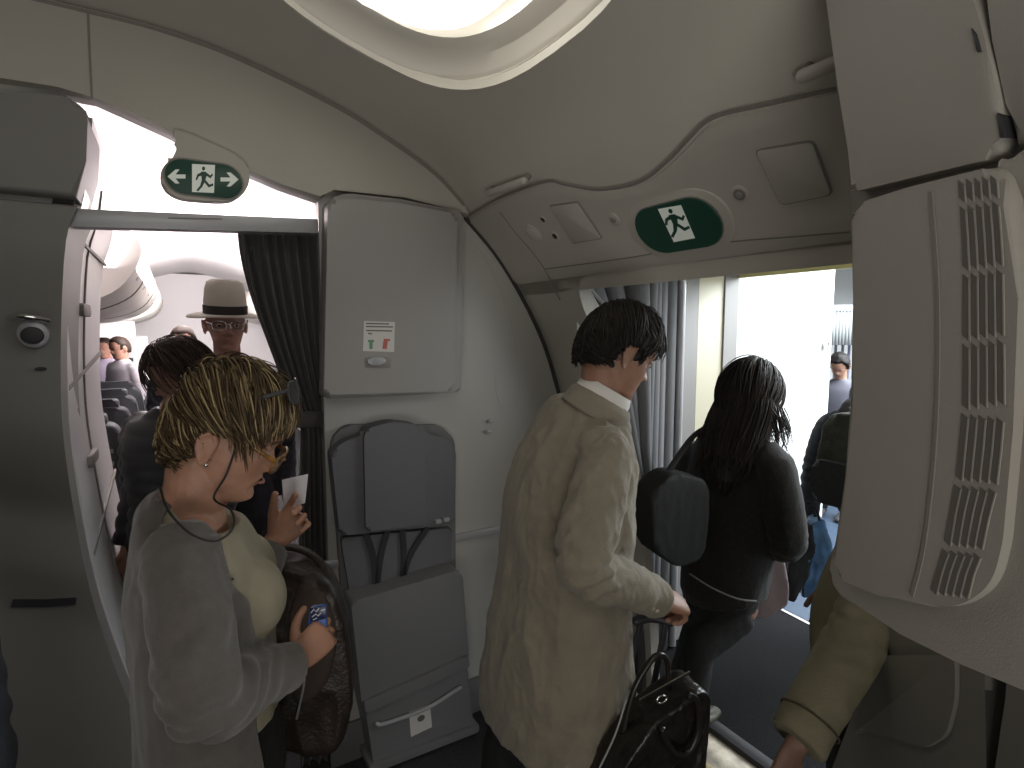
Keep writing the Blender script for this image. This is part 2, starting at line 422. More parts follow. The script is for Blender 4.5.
for s in (-1, 1):
    cxp = 203+s*26.5; cyp = 178+s*1.5
    ar = [(-9, -2), (1, -2), (-3, -7), (1, -7), (9, 0), (1, 7), (-3, 7), (1, 2), (-9, 2)]
    localslab('arrow', FS2, L2(FS2, [(cxp+s*a, cyp+b) for a, b in ar], off), M['signw'], ex2, off, off+.001, 0, smooth=False)
# ---- round and square details of the header
def disc_thing(name, x, y, r, label, cat, parts):
    F = onprof(x, y, .014); e = empty(name, F.o, label, cat)
    for pn, rr, c0, c1, mm in parts:
        bm = bmesh.new(); prism(bm, F, oval(0, 0, r*rr, r*rr, 24), c0, c1, min(.002, r*rr*.2)); build(pn, bm, mm, e)
    return e
RR = .034
disc_thing('ceiling_spotlight', 533, 233, RR, 'large round spotlight lens at left end of door header', 'spotlight', [('bezel', 1.15, -.004, .004, M['dorl']), ('lens', .85, .002, .006, mat('frosted_lens', (.60, .57, .52), .25))])
disc_thing('camera_lens', 543, 219.5, .010, 'upper small dark hole beside the round spotlight', 'sensor', [('bezel', 1.5, -.004, .002, M['dorl']), ('lens', 1.0, .001, .003, M['dark'])])
disc_thing('camera_lens', 555, 236, .012, 'lower small dark hole beside the round spotlight', 'sensor', [('bezel', 1.5, -.004, .002, M['dorl']), ('lens', 1.0, .001, .003, M['dark'])])
disc_thing('header_knob', 614, 219, .018, 'small recessed round fitting left of the door exit sign', 'fitting', [('bezel', 1.2, -.004, .003, M['dorl']), ('plug', .6, .002, .007, M['cab'])])
disc_thing('header_knob', 740, 194, .019, 'small recessed round fitting right of the door exit sign', 'fitting', [('bezel', 1.25, -.004, .003, M['dorl']), ('socket', .85, .002, .0045, M['groove']), ('plug', .45, .002, .007, M['cab'])])
def hatch(name, pts, label, cx, cy, r=.012):
    F = onprof(cx, cy, .014); e = empty(name, F.o, label, 'hatch')
    q = L2(F, pts, .002); m = (sum(a for a, b in q)/4, sum(b for a, b in q)/4)
    o = [(m[0]+(a-m[0])*1.05, m[1]+(b-m[1])*1.05) for a, b in q]
    localslab('frame', F, round_poly(o, r*1.2), M['groove'], e, -.004, .0065, .0005)
    localslab('hatch_door', F, round_poly(q, r), M['dorl'], e, -.002, .009, .0015)
    return e, F
hatch('access_hatch', [(757, 150), (813, 141), (832, 193), (782, 203)], 'large square access hatch at right end of door header', 795, 172)
hatch('access_hatch', [(551, 206), (578, 202), (602, 237), (573, 242)], 'small square access hatch beside the round spotlight on door header', 576, 222, .006)
# tubular handles at the ceiling joint
for (x0, y0, x1, y1, lb) in ((489, 193, 524, 181, 'short tubular handle at the ceiling joint above the round spotlight'), (803, 76, 838, 62, 'short tubular handle at the ceiling joint beside the right vent unit')):
    a = onprof(x0, y0, .03); b = onprof(x1, y1, .03); e = empty('assist_handle', a.o, lb, 'handle')
    bm = bmesh.new(); tube(bm, [(a.o, .013), (b.o, .013)], sub=1, seg=14); build('grip', bm, M['dorl'], e)
    for q_ in (a, b): bm = bmesh.new(); tube(bm, [(q_.o+q_.n*-.035, .009), (q_.o, .010)], sub=1, seg=10); build('bracket', bm, M['groove'], e)
# ---- wall cabinet
FC = FB.at(FB.o)
cab = empty('wall_cabinet', FB.w(.73, 1.45, 0), 'pale grey wall cabinet with rounded corners above the folded jump seat', 'cabinet')
slab('body', FC, [(329, 199), (345, 193), (400, 199), (464, 212), (463, 250), (461, 392), (400, 396), (325, 399)], M['cab'], cab, front=.10, back=0, bev=.012, rnd=[.02, .03, 0, .02, 0, .02, 0, .02], seg=3)
FCd = FB.at(FB.o+FB.n*.10)
slab('cabinet_door', FCd, [(328, 202), (345, 198), (400, 203), (458, 214), (457, 250), (455, 391), (400, 393), (324, 395)], M['cab'], cab, front=.05, back=0.002, bev=.022, rnd=[.03, .035, 0, .03, 0, .03, 0, .02], seg=5)
FCf = FB.at(FB.o+FB.n*.15)
lab = slab('instruction_label', FCf, [(364, 321), (395, 322), (394, 352), (363, 351)], M['paper'], cab, front=.001, back=0, bev=0)
bm = bmesh.new()
for (x0, y0, x1, y1) in ((366, 323.5, 389, 324), (366, 326.5, 393, 327), (366, 330.5, 392, 331), (368, 333.5, 372, 333.8)): line_on(bm, FCf, [(x0, y0), (x1, y1)], .0045, .0004, .0012, sub=1)
build('print_lines', bm, M['ink'], lab)
bm = bmesh.new(); line_on(bm, FCf, [(371, 340), (371, 349)], .012, .0004, .0012, sub=1); line_on(bm, FCf, [(368, 341), (374, 341)], .008, .0004, .0013, sub=1); build('green_pictogram', bm, M['inkg'], lab)
bm = bmesh.new(); line_on(bm, FCf, [(386, 339), (384.5, 349)], .016, .0004, .0012, sub=1); line_on(bm, FCf, [(384, 340), (390, 340)], .008, .0004, .0013, sub=1); build('red_pictogram', bm, M['inkr'], lab)
lat = slab('latch_plate', FCf, [(365, 357), (391, 358), (391, 368), (365, 368)], M['groove'], cab, front=.002, back=0, bev=.001, rnd=.01)
slab('latch_knob', FCf, [(369, 359), (382, 357), (386, 362), (377, 366), (369, 364)], M['alu'], lat, front=.012, back=0.001, bev=.003, curve=3)
# hooks right of the jumpseat
hk = empty('wall_hook', FB.w(1.12, 1.3, 0), 'pair of small grey coat studs on wall right of cabinet', 'hook')
for (x, y) in ((489, 421), (487, 431)):
    a, b = FB.px(x, y); bm = bmesh.new(); prism(bm, FB, oval(a, b, .014, .008, 16), 0, .018, .004); build('stud', bm, M['alu'], hk)
# shadow arc and reflection on the bulkhead, put in as a faint raised band
bm = bmesh.new(); line_on(bm, FB, [(463, 225), (490, 262), (512, 320), (521, 372), (519, 405), (508, 412), (499, 395), (498, 375)], .022, .0008, .0004); struct('shadow_arc', bm, bpy.data.materials['bulkhead_laminate'])
# ---- folded jump seat
js = empty('jump_seat', FB.w(.75, 0, 0), 'folded grey crew jump seat on the bulkhead below the wall cabinet', 'jump seat')
FJ = FB
def js_slab(name, pts, m, fr, bk, bev, par=js, rnd=.02, seg=4, lab=None, curve=0):
    o = slab(name, FB, pts, m, par, front=fr, back=bk, bev=bev, rnd=rnd, seg=seg, curve=curve)
    if lab: o['label'] = lab
    return o
js_slab('back_plate', [(331, 440), (345, 425), (440, 425), (455, 440), (456, 600), (470, 735), (372, 768), (345, 640)], M['seatp'], .03, 0, .01, rnd=.03)
js_slab('headrest', [(331, 452), (345, 441), (362, 436), (367, 427), (392, 421), (418, 424), (428, 434), (446, 438), (456, 450), (455, 524), (340, 536)], M['seatf'], .085, .02, .022, rnd=.025, seg=5)
js_slab('headrest_pad', [(364, 436), (369, 428), (392, 422), (416, 425), (425, 436), (428, 524), (366, 532)], M['seatf'], .105, .06, .018, rnd=.02, seg=5)
js_slab('lumbar_cushion', [(341, 538), (452, 528), (450, 600), (352, 606)], M['seatf'], .055, .02, .015, rnd=.015)
for pts in ([(365, 532), (374, 560), (376, 600)], [(388, 529), (380, 560), (376, 600)], [(402, 528), (404, 560), (400, 598)], [(428, 527), (408, 560), (400, 598)]): bm = bmesh.new(); line_on(bm, FB, pts, .024, .003, .062); build('harness_strap', bm, M['dark'], js)
for (x, y) in ((438, 521), (446, 519)):
    a, b = FB.px(x, y, .09); bm = bmesh.new(); prism(bm, FB, round_poly([(a-.012, b-.008), (a+.012, b-.008), (a+.012, b+.008), (a-.012, b+.008)], .004), .05, .10, .003); build('harness_buckle', bm, M['alu'], js)
js_slab('seat_pan', [(351, 602), (459, 570), (463, 578), (469, 660), (362, 706)], M['seatp'], .15, .04, .018, rnd=.02, seg=5)
js_slab('seat_hinge', [(364, 702), (468, 656), (470, 667), (366, 714)], M['seatp'], .165, .05, .008, rnd=.008)
js_slab('base_box', [(366, 712), (467, 664), (474, 730), (374, 768)], M['seatp'], .13, .0, .010, rnd=.012)
a = FB.px(372, 768, .14); b = FB.px(476, 728, .14)
bm = bmesh.new(); prism(bm, FB, round_poly([(a[0]-.01, a[1]-.02), (b[0]+.012, b[1]-.02), (b[0]+.012, b[1]+.015), (a[0]-.01, a[1]+.015)], .008), 0, .145, .006); build('foot_rail', bm, M['seatp'], js)
FJb = FB.at(FB.o+FB.n*.13)
bm = bmesh.new(); q = pxs(FJb, cr([(376, 722), (384, 722), (425, 707), (453, 690), (459, 686)], 4)); tube(bm, [(FJb.w(a, b, .010), .008, .008) for a, b in q], seg=10, sub=1); build('pull_handle', bm, M['alu'], js)
lb = slab('yellowed_label', FJb, [(409, 712), (430, 704), (432, 727), (411, 737)], M['paper'], js, front=.001, back=-.001, bev=0)
bm = bmesh.new(); a, b = FJb.px(421, 718); prism(bm, FJb, oval(a, b, .016, .013, 16), .001, .002); build('pictogram', bm, M['ink'], lb)
# ---- curtain rail and curtain
a = FB.px(63, 208, .03); b = FB.px(318, 219, .03); c = FB.px(318, 233, .03); d = FB.px(63, 226, .03)
rail = empty('curtain_rail', FB.w(*a, .03), 'grey curtain rail spanning the aisle entrance below the exit sign', 'rail')
bm = bmesh.new(); prism(bm, FB, round_poly([a, b, c, d], .004), -.03, .03, .005); build('track', bm, M['alu'], rail)
bm = bmesh.new(); line_on(bm, FB, [(168, 218), (222, 219)], .004, .0008, .0305, sub=1); build('slot', bm, M['groove'], rail)
cur = empty('curtain', FB.w(.4, 0, 0), 'dark brown pleated curtain gathered at right side of aisle entrance', 'curtain')
rows = [(231, 238, 316), (260, 242, 317), (300, 252, 319), (340, 266, 321), (380, 282, 325), (410, 294, 330), (425, 300, 335), (450, 300, 340), (520, 300, 343), (600, 302, 346), (700, 300, 352), (768, 298, 360), (830, 296, 366)]
rows = cr(rows, 4); rings = []; NX = 150
for r_i, (y, xl, xr) in enumerate(rows):
    line = []
    A = V3(FB.px(xl, y, -.06)); Bq = V3(FB.px(xr, y, -.06))
    for k in range(NX):
        t = k/(NX-1); p = A.lerp(Bq, t)
        am = .016 if y < 235 else .020
        ph = t*2*pi*7.5 + .5*sin(y*.02+t*5)
        line.append(FB.w(p.x+.004*sin(ph*2), p.y, -.06+am*sin(ph)+.010*sin(ph*.37+y*.01)))
    rings.append(line)
bm = bmesh.new(); ring_loft(bm, rings, cap=False, closed=False)
co = build('cloth', bm, M['curt'], cur, angle=80); so = co.modifiers.new('s', 'SOLIDIFY'); so.thickness = .003
bm = bmesh.new()
for k in range(9):
    a, b = FB.px(243+k*9, 231, -.05); rod(bm, [FB.w(a, b+.02, -.03), FB.w(a, b-.01, -.05)], .002, 6, 1)
build('curtain_hooks', bm, M['chrome'], cur)
bm = bmesh.new(); tube(bm, [(FB.w(*FB.px(294, 420, -.03), -.03), .03, .012), (FB.w(*FB.px(336, 418, -.03), -.03), .03, .012)], sub=1, side=ZZ); build('tie_band', bm, M['curt'], cur)
# ---- left galley monument: front face + aisle side
FM = FB.at(FB.o+FB.n*.06)
mon = empty('galley_unit', W(-.9, 2.05, 0), 'tall grey galley unit with steel latch at left edge of photo', 'cabinet')
edge = [(78, 205), (66, 240), (61, 330), (62, 420), (72, 500), (90, 590), (112, 660), (140, 730), (165, 800), (175, 880)]
q = [FM.px(x, y) for x, y in cr(edge, 3)]
q = [(-2.6, FM.px(40, 199)[1])]+q; q = [p for p in q if p[1] > .0]+[(q[-1][0], .001), (-2.6, .001)]
bm = bmesh.new(); prism(bm, FM, q, -.35, 0, .015, 3); build('lower_front', bm, M['panel_cool'], mon)
q = [FM.px(x, y) for x, y in [(0, 92), (50, 94), (78, 100), (88, 116), (86, 160), (76, 197)]]
q = [(-2.6, q[0][1])]+q+[(-2.6, q[-1][1])]
bm = bmesh.new(); prism(bm, FM, round_poly(q, [0, 0, .02, .03, .02, 0, 0, 0]), -.30, 0, .015, 3); build('upper_front', bm, M['panel_cool'], mon)
bm = bmesh.new(); line_on(bm, FM, [(12, 603), (45, 603), (76, 601)], .022, .003, .001, sub=1); build('grip_slot', bm, M['dark'], mon)
a, b = FM.px(34, 334); lt = None
bm = bmesh.new(); prism(bm, FM, oval(a, b, .036, .040, 24), 0, .02, .006); lt = build('latch', bm, M['alu'], mon)
bm = bmesh.new(); prism(bm, FM, oval(a, b-.004, .026, .024, 20), .015, .032, .005); build('lock_barrel', bm, M['dark'], lt)
bm = bmesh.new(); a2, b2 = FM.px(30, 318); tube(bm, [(FM.w(a2-.035, b2, .02), .012, .008), (FM.w(a2, b2+.004, .045), .016, .010), (FM.w(a2+.04, b2-.006, .02), .012, .008)], seg=12); build('lever', bm, M['chrome'], lt)
a3, b3 = FM.px(41, 369); bm = bmesh.new(); prism(bm, FM, oval(a3, b3, .014, .006, 12), 0, .003); build('keyhole', bm, M['dark'], mon)
# dark gap + white aisle side: strips running back along the aisle
def side_strip(name, e0, o0, o1, v0, v1, m, n=None, par=mon):
    rings = []
    for x, y in e0:
        a, b = FB.px(x, y); b = max(b, 0.0)
        rings.append([W(a+o0, v0, b), W(a+o1, v1, b), W(a+o1-.05, v1, b), W(a+o0-.05, v0, b)])
    bm = bmesh.new(); ring_loft(bm, rings); return build(name, bm, m, par)
sedge = cr([(88, 112), (80, 190), (66, 240), (62, 330), (64, 420), (76, 500), (95, 590), (117, 660), (146, 730), (172, 800), (182, 880)], 3)
side_strip('edge_gap', sedge, -.004, -.004, 2.10, 2.16, M['seam'])
sw = side_strip('aisle_side_panel', sedge, .006, -.005, 2.16, 3.15, M['white'])
# doors on the aisle side
def side_uv(x, y):
    # hit the plane u = -.29
    r = ray(x, y); t = -.27/r.dot(UU) if abs(r.dot(UU)) > 1e-6 else 0; return t
bm = bmesh.new()
def sidept(v, z):
    es = [FB.px(x, y) for x, y in sedge]
    for (a0, b0), (a1, b1) in zip(es, es[1:]):
        if b0 >= z >= b1: u = a0+(a1-a0)*(b0-z)/max(1e-6, b0-b1); break
    else: u = es[-1][0]
    return u
def sideline(bm, pts, w):
    for (v0, z0), (v1, z1) in zip(pts, pts[1:]):
        n = max(1, int(abs(z1-z0)/.06))
        for k in range(n):
            za, zb = z0+(z1-z0)*k/n, z0+(z1-z0)*(k+1)/n; va, vb = v0+(v1-v0)*k/n, v0+(v1-v0)*(k+1)/n
            ua, ub = sidept(va, za)+.007, sidept(vb, zb)+.007
            dv, dzz = (0, w/2) if abs(z1-z0) < abs(v1-v0) else (w/2, 0)
            r = [[W(uu-.006, va-dv, za-dzz), W(uu2, va-dv, za-dzz), W(uu2, va+dv, za+dzz), W(uu-.006, va+dv, za+dzz)] for uu, uu2 in ((ua, ua),)]
            p0 = [W(ua-.008, va-dv, za-dzz), W(ua, va-dv, za-dzz), W(ua, va+dv, za+dzz), W(ua-.008, va+dv, za+dzz)]
            p1 = [W(ub-.008, vb-dv, zb-dzz), W(ub, vb-dv, zb-dzz), W(ub, vb+dv, zb+dzz), W(ub-.008, vb+dv, zb+dzz)]
            ring_loft(bm, [p0, p1])
sideline(bm, [(2.55, 2.2), (2.55, .2)], .012); sideline(bm, [(2.19, 1.52), (3.14, 1.60)], .015); sideline(bm, [(2.19, 1.99), (3.14, 1.99)], .012); sideline(bm, [(2.19, .98), (3.14, 1.05)], .015)
build('door_seams', bm, M['groove'], mon)
for z in (1.77, 1.24):
    u = sidept(2.5, z)
    bm = bmesh.new(); ff = Fr(W(u+.004, 2.5, z), -VV, ZZ)
    prism(bm, ff, oval(.0, 0, .10, .022, 20), 0, .016, .005) if False else prism(bm, Fr(W(u+.003, 2.5, z), VV, ZZ) if Fr(W(0,0,0), VV, ZZ).n.dot(UU) > 0 else ff, stadium(0, 0, .10, .022, 6), 0, .016, .004)
    build('door_catch', bm, M['groove'], mon)
# ================================================================ RIGHT VENT UNIT (close to the camera)
pa = V3((.485, .822, 0)); pb = V3((.522, .548, 0)); e1 = (pb-pa).normalized()
FR = Fr(pa, e1, ZZ)
if FR.n.x > 0: FR = Fr(pa, -e1, ZZ)
FR = Fr(pa, e1, ZZ); 
if FR.n.x > 0: FR.n = -FR.n
vu = empty('vent_unit', (.9, .9, 1.15), 'large pale curved unit with long slotted grille at right edge of photo', 'vent unit')
def rslab(name, pts, m, fr, bk, bev, rnd=0, par=vu, seg=4, curve=0, F=None):
    return slab(name, F or FR, pts, m, par, front=fr, back=bk, bev=bev, rnd=rnd, seg=seg, curve=curve)
rslab('upper_shell', [(818, -60), (826, 0), (838, 90), (848, 150), (852, 192), (1003, 156), (1001, 100), (985, 40), (968, -20), (955, -70)], M['vent'], .0, -.22, .024, rnd=[0, 0, 0, 0, .01, .02, 0, 0, 0, 0], seg=5)
rslab('lower_shell', [(851, 208), (853, 300), (851, 400), (845, 480), (836, 540), (827, 580), (840, 598), (900, 634), (960, 664), (1040, 697), (1500, 930), (1500, 30), (1090, 132), (1015, 150), (1003, 168)], M['vent'], .0, -.22, .026, rnd=[.02, 0, 0, 0, 0, .03, 0, 0, 0, 0, 0, 0, 0, .01, .01], seg=6)
rslab('side_shell', [(974, -60), (992, 40), (1006, 105), (1013, 146), (1090, 128), (1500, 20), (1500, -300)], M['vent'], -.004, -.20, .010, seg=3)
rslab('dark_joint', [(850, 190), (1003, 155), (985, 50), (960, -60), (1010, -60), (1030, 150), (1000, 200), (852, 215)], M['groove'], -.02, -.15, .002, rnd=0)
# raised front panel with rounded lower end
rp = rslab('front_panel', [(853, 205), (905, 188), (1000, 164), (1013, 200), (1018, 300), (1013, 430), (1003, 540), (994, 578), (978, 596), (955, 607), (925, 607), (880, 596), (833, 577), (846, 480), (853, 400)], M['vent'], .012, -.03, .010, rnd=[.02, 0, .02, 0, 0, 0, .01, .02, .02, .02, 0, 0, .02, 0, 0], seg=4)
bm = bmesh.new(); line_on(bm, FR, [(931, 192), (938, 300), (936, 430), (925, 540), (912, 596)], .005, .0010, .0125); build('panel_seam', bm, M['groove'], rp)
# slots: five slanting columns in seven rows
rowsY = [(180, 200), (206, 268), (274, 338), (344, 407), (413, 478), (484, 543), (549, 592)]
def colx(y):
    L = [(175, 958, 999), (260, 963, 1005), (400, 963, 1007), (470, 957, 1002), (545, 944, 985), (595, 930, 970)]
    for (y0, a0, b0), (y1, a1, b1) in zip(L, L[1:]):
        if y0 <= y <= y1: t = (y-y0)/(y1-y0); return a0+(a1-a0)*t, b0+(b1-b0)*t
    return L[-1][1:]
bm = bmesh.new(); bm2 = bmesh.new()
F2 = FR.at(FR.o+FR.n*0) ; F2.n = FR.n
for y0, y1 in rowsY:
    for k in range(5):
        sh = -k*1.2 if y0 < 400 else k*1.0
        pts = []
        for y in (y0, (y0+y1)/2, y1):
            a, b = colx(y+sh); w = (b-a)/5; pts.append((a+w*k, a+w*k+w*.70, y))
        (a0, b0, _), (am, bm_, ym), (a1, b1, _) = pts
        tip = 5
        poly = [(a0, y0+sh), (b0, y0+sh+tip), (bm_, ym+sh), (b1, y1+sh+tip*.6), (a1, y1+sh-tip*.4), (am, ym+sh)]
        q = pxs(FR, poly, .0125); prism(bm, FR, q, .0122, .0130)
        q = pxs(FR, [(b0, y0+sh+tip), (b0+1.6, y0+sh+tip), (bm_+1.6, ym+sh), (b1+1.6, y1+sh+3), (b1, y1+sh+3), (bm_, ym+sh)], .0125); prism(bm2, FR, q, .0122, .0134)
build('vent_slots', bm, mat('slot_shadow', (.14, .132, .12), .8), rp, smooth=False)
build('vent_louvres', bm2, M['vent'], rp, smooth=False)
# dark clips in the seam
for pts in ([(972, 28), (977, 34), (982, 52), (978, 52)], [(998, 113), (1004, 117), (1007, 138), (1001, 138)]): bm = bmesh.new(); prism(bm, FR, pxs(FR, pts), -.02, .002, .001); build('seam_clip', bm, M['dark'], vu)
# lower body beneath, set further out
pc = V3((.86, 1.25, 0)); e1b = (V3((.80, .62, 0))-pc).normalized(); FR2 = Fr(pc, e1b, ZZ)
if FR2.n.x > 0: FR2.n = -FR2.n
lp = empty('side_console', (1.0, .9, 0), 'grey moulded side panel below the slotted vent unit at bottom right', 'panel')
def r2(name, pts, m, fr, bk, bev, rnd=0, seg=4, curve=0): return slab(name, FR2, pts, m, lp, front=fr, back=bk, bev=bev, rnd=rnd, seg=seg, curve=curve)
r2('panel', [(880, 560), (884, 640), (858, 700), (832, 768), (800, 850), (985, 850), (978, 768), (985, 690), (992, 560)], M['console'], 0, -.25, .02)
r2('recessed_pad', [(884, 655), (955, 655), (955, 700), (946, 735), (925, 748), (893, 738), (862, 731), (853, 735)], M['console'], .008, -.02, .007, rnd=.025)
r2('dark_channel', [(975, 560), (1015, 560), (1005, 850), (965, 850)], M['seam'], -.03, -.2, 0)
r2('outer_panel', [(1012, 560), (1005, 700), (995, 768), (985, 850), (1500, 900), (1500, 560)], M['console'], 0.004, -.25, .01)
# ================================================================ CABIN BEYOND THE AISLE
cabw = mat('cabin_white', (.78, .755, .76), .5); cabc = mat('bin_white', (.70, .68, .63), .45); seatd = mat('dark_seat', (.035, .037, .045), .6, bump=.3, bscale=200)
def extr(bm, prof, v0, v1, nn=1, f=None):
    rings = []
    for k in range(nn+1): v = v0+(v1-v0)*k/nn; rings.append([W(u, v, z) for u, z in prof])
    ring_loft(bm, rings)
cz = cr([(-1.6, 2.30), (-.6, 2.42), (.1, 2.62), (.5, 2.60), (1.0, 2.42), (1.5, 2.05)], 5)
bm = bmesh.new(); extr(bm, cz+[(u, z+.03) for u, z in cz[::-1]], 2.17, 11.0); struct('ceiling_cabin', bm, cabw)
bm = bmesh.new(); extr(bm, cr([(1.5, 2.1), (1.7, 1.6), (1.78, 1.1), (1.75, 0)], 4)+cr([(1.8, 0), (1.83, 1.1), (1.75, 1.6), (1.55, 2.1)], 4), 2.17, 11.0); struct('wall_cabin', bm, cabw)
bm = bmesh.new(); box(bm, FW, -3.2, 1.8, 10.6, 10.7, 0, 2.6); struct('wall_far', bm, cabw)
bp = cr([(-.62, 2.33), (-.26, 2.24), (-.13, 2.14), (-.14, 2.02), (-.25, 1.88), (-.5, 1.79), (-.9, 1.76)], 5)+[(-1.6, 1.76), (-1.6, 2.24)]
first = None
for k in range(4):
    v0 = 3.35+k*1.65
    ob = empty('overhead_bin', W(-.6, v0+.8, 1.76), ['nearest white overhead bin above the cabin seats', 'second overhead bin down the cabin', 'third overhead bin down the cabin', 'farthest overhead bin down the cabin'][k], 'overhead bin', 'overhead bins along the aisle')
    bm = bmesh.new(); extr(bm, bp, v0, v0+1.62); build('shell', bm, cabc, ob)
    bm = bmesh.new()
    for i in (14, 15):
        a, b = bp[i][0], bp[i][1]
    q = [(u+.004, z) for u, z in bp[7:26]]
    for vv in (v0+.81,): extr(bm, [(u-.004, z) for u, z in q]+[(u+.003, z-.002) for u, z in q[::-1]], vv-.005, vv+.005)
    build('door_seam', bm, M['groove'], ob)
    for vv in (v0+.4, v0+1.2):
        bm = bmesh.new(); prism(bm, Fr(W(-.165, vv, 1.985), VV, V3(UU*.6+ZZ*.8)), stadium(0, 0, .05, .012, 5), -.01, .01, .003); build('latch', bm, M['alu'], ob)
rb = empty('overhead_bin', W(1.2, 4, 1.76), 'white overhead bin on window side seen between hat and curtain', 'overhead bin')
rp_ = [(1.25, 2.33)]+cr([(.95, 2.26), (.86, 2.12), (.88, 1.98), (1.0, 1.84), (1.3, 1.78)], 5)+[(1.52, 1.78), (1.42, 2.0)]
bm = bmesh.new(); extr(bm, rp_, 2.6, 10); build('shell', bm, cabc, rb)
# aisle ceiling light trough
# end partition with monitor and dark counter
pt = empty('partition', W(-.8, 9.3, 0), 'pale low partition across the far end of cabin', 'partition')
bm = bmesh.new(); box(bm, FW, -2.6, -.32, 9.3, 9.4, 0, 1.62, .01); build('panel', bm, cabw, pt)
bm = bmesh.new(); box(bm, FW, -1.5, -.5, 9.28, 9.3, 1.2, 1.32, .01); build('recess', bm, M['dark'], pt)
bm = bmesh.new(); box(bm, FW, -.95, -.38, 7.6, 7.75, 1.62, 1.80, .015); mo = build('display_box', bm, cabw); tag(mo, 'small white box hanging under the far bins above the seats', 'box')
mo.parent = None
bm = bmesh.new(); box(bm, FW, -.70, -.66, 7.65, 7.70, 1.79, 1.86, .002); build('hanger', bm, cabw, mo)
# seats
def seat(loc, label):
    e = empty('passenger_seat', loc, label, 'seat', 'dark passenger seats beyond the curtain')
    F = Fr(loc, UU, ZZ)   # n toward the door area: the backs face us
    bm = bmesh.new(); prism(bm, F, round_poly([(-.22, .42), (.22, .42), (.235, .9), (.20, 1.14), (-.20, 1.14), (-.235, .9)], .07), -.06, .06, .025, 3); build('seat_back', bm, seatd, e)
    bm = bmesh.new(); prism(bm, F, round_poly([(-.14, 1.04), (.14, 1.04), (.15, 1.2), (-.15, 1.2)], .04), -.045, .045, .02, 3); build('headrest', bm, seatd, e)
    bm = bmesh.new(); prism(bm, F, round_poly([(-.22, .38), (.22, .38), (.22, .48), (-.22, .48)], .03), -.45, .05, .01, 2); build('seat_cushion', bm, seatd, e)
    bm = bmesh.new(); prism(bm, F, round_poly([(-.26, .56), (-.22, .56), (-.22, .64), (-.26, .64)], .015), -.40, .02, .01); build('armrest', bm, M['seatp'], e)
    bm = bmesh.new()
    for k in range(5): prism(bm, F, [(-.17, .66+k*.075), (.17, .66+k*.075), (.17, .685+k*.075), (-.17, .685+k*.075)], .058, .066, .002)
    build('back_ribs', bm, M['groove'], e)
    for s in (-.18, .18):
        bm = bmesh.new(); rod(bm, [F.w(s, .40, 0), F.w(s, .0, -.05)], .018, 8, 1); build('leg', bm, M['alu'], e)
    return e
s0 = None
def copy_tree(o, parent=None):
    c = o.copy(); C.objects.link(c); c.parent = parent
    for ch in list(o.children): copy_tree(ch, c)
    return c
names = ['nearest', 'second', 'third', 'fourth', 'fifth', 'farthest']
for r_ in range(6):
    for k_ in range(2):
        loc = W(-.52-k_*.56, 4.15+r_*.84, 0)
        lb = f"{names[r_]} row {'aisle' if k_ == 0 else 'inner'} dark passenger seat beyond the curtain"
        if s0 is None: s0 = seat(loc, lb); s = s0
        else: s = copy_tree(s0); s.location = loc; s['label'] = lb
# ================================================================ OUTSIDE THE DOOR: jet bridge
jw = mat('bridge_white', (.85, .86, .85), .5); cream = mat('bridge_cream', (.70, .66, .50), .45); bg = mat('bridge_grey', (.30, .29, .28), .5)
bell = mat('bellows_fabric', (.13, .13, .135), .8, bump=.3, bscale=150, stretch=(1, 1, .1))
def jbox(u0, u1, v0, v1, z0, z1, m, name, label=None, cat=None, kind=None, bev=.004, par=None):
    bm = bmesh.new(); box(bm, FW, u0, u1, v0, v1, z0, z1, bev); o = build(name, bm, m, par)
    if label: tag(o, label, cat)
    if kind: o['kind'] = kind
    return o
# threshold plate
sill = empty('door_sill', W(1.78, 1.15, 0), 'scuffed bright metal door threshold under the shoe', 'threshold')
smat = mat('scuffed_steel', (.62, .56, .46), .35, metal=.6, var=.45, vscale=14, bump=.3, bscale=40)
bm = bmesh.new(); box(bm, FW, 1.70, 1.86, .45, 1.74, -.01, .006, .002); build('tread_plate', bm, smat, sill)
bm = bmesh.new(); box(bm, FW, 1.675, 1.70, .45, 1.74, -.01, .014, .003); build('brass_strip', bm, mat('brass_strip', (.55, .42, .2), .35, metal=.8), sill)
bm = bmesh.new(); box(bm, FW, 1.86, 1.93, .45, 1.8, -.06, .03, .02); build('rubber_bumper', bm, M['dark'], sill)
# bellows folds left of the opening
bl = empty('bellows_curtain', W(2.1, 1.95, 0), 'grey blue folded weather canopy just outside the left door edge', 'canopy')
ring = []
path = [W(1.80, 1.752, 0), W(1.93, 1.90, 0), W(2.08, 2.0, 0), W(2.22, 2.07, 0)]
pp = cr([tuple(p) for p in path], 30); 
def prof_u(z):
    for (u0, z0), (u1, z1) in zip(PC, PC[1:]):
        if u0 > .9 and z0 >= z >= z1: return u0+(u1-u0)*(z0-z)/max(1e-6, z0-z1)
    return 1.8
for z in (0, .6, 1.0, 1.3, 1.5, 1.7, 1.9, 2.10):
    s_u = min(prof_u(z)+.075, 1.79)
    pp = cr([tuple(W(s_u, 1.81, 0)), tuple(W((s_u+1.80)/2, 1.815, 0)), tuple(W(1.80, 1.82, 0))]+[tuple(p) for p in path[1:]], 26)
    ring.append([V3(p)+V3((cos(i*.42)*.022+.01*sin(i*.17), sin(i*.42)*.03, z)) for i, p in enumerate(pp)])
bm = bmesh.new(); ring_loft(bm, ring, cap=False, closed=False); bo = build('fabric', bm, bell, bl, angle=80); bo.modifiers.new('s', 'SOLIDIFY').thickness = .01
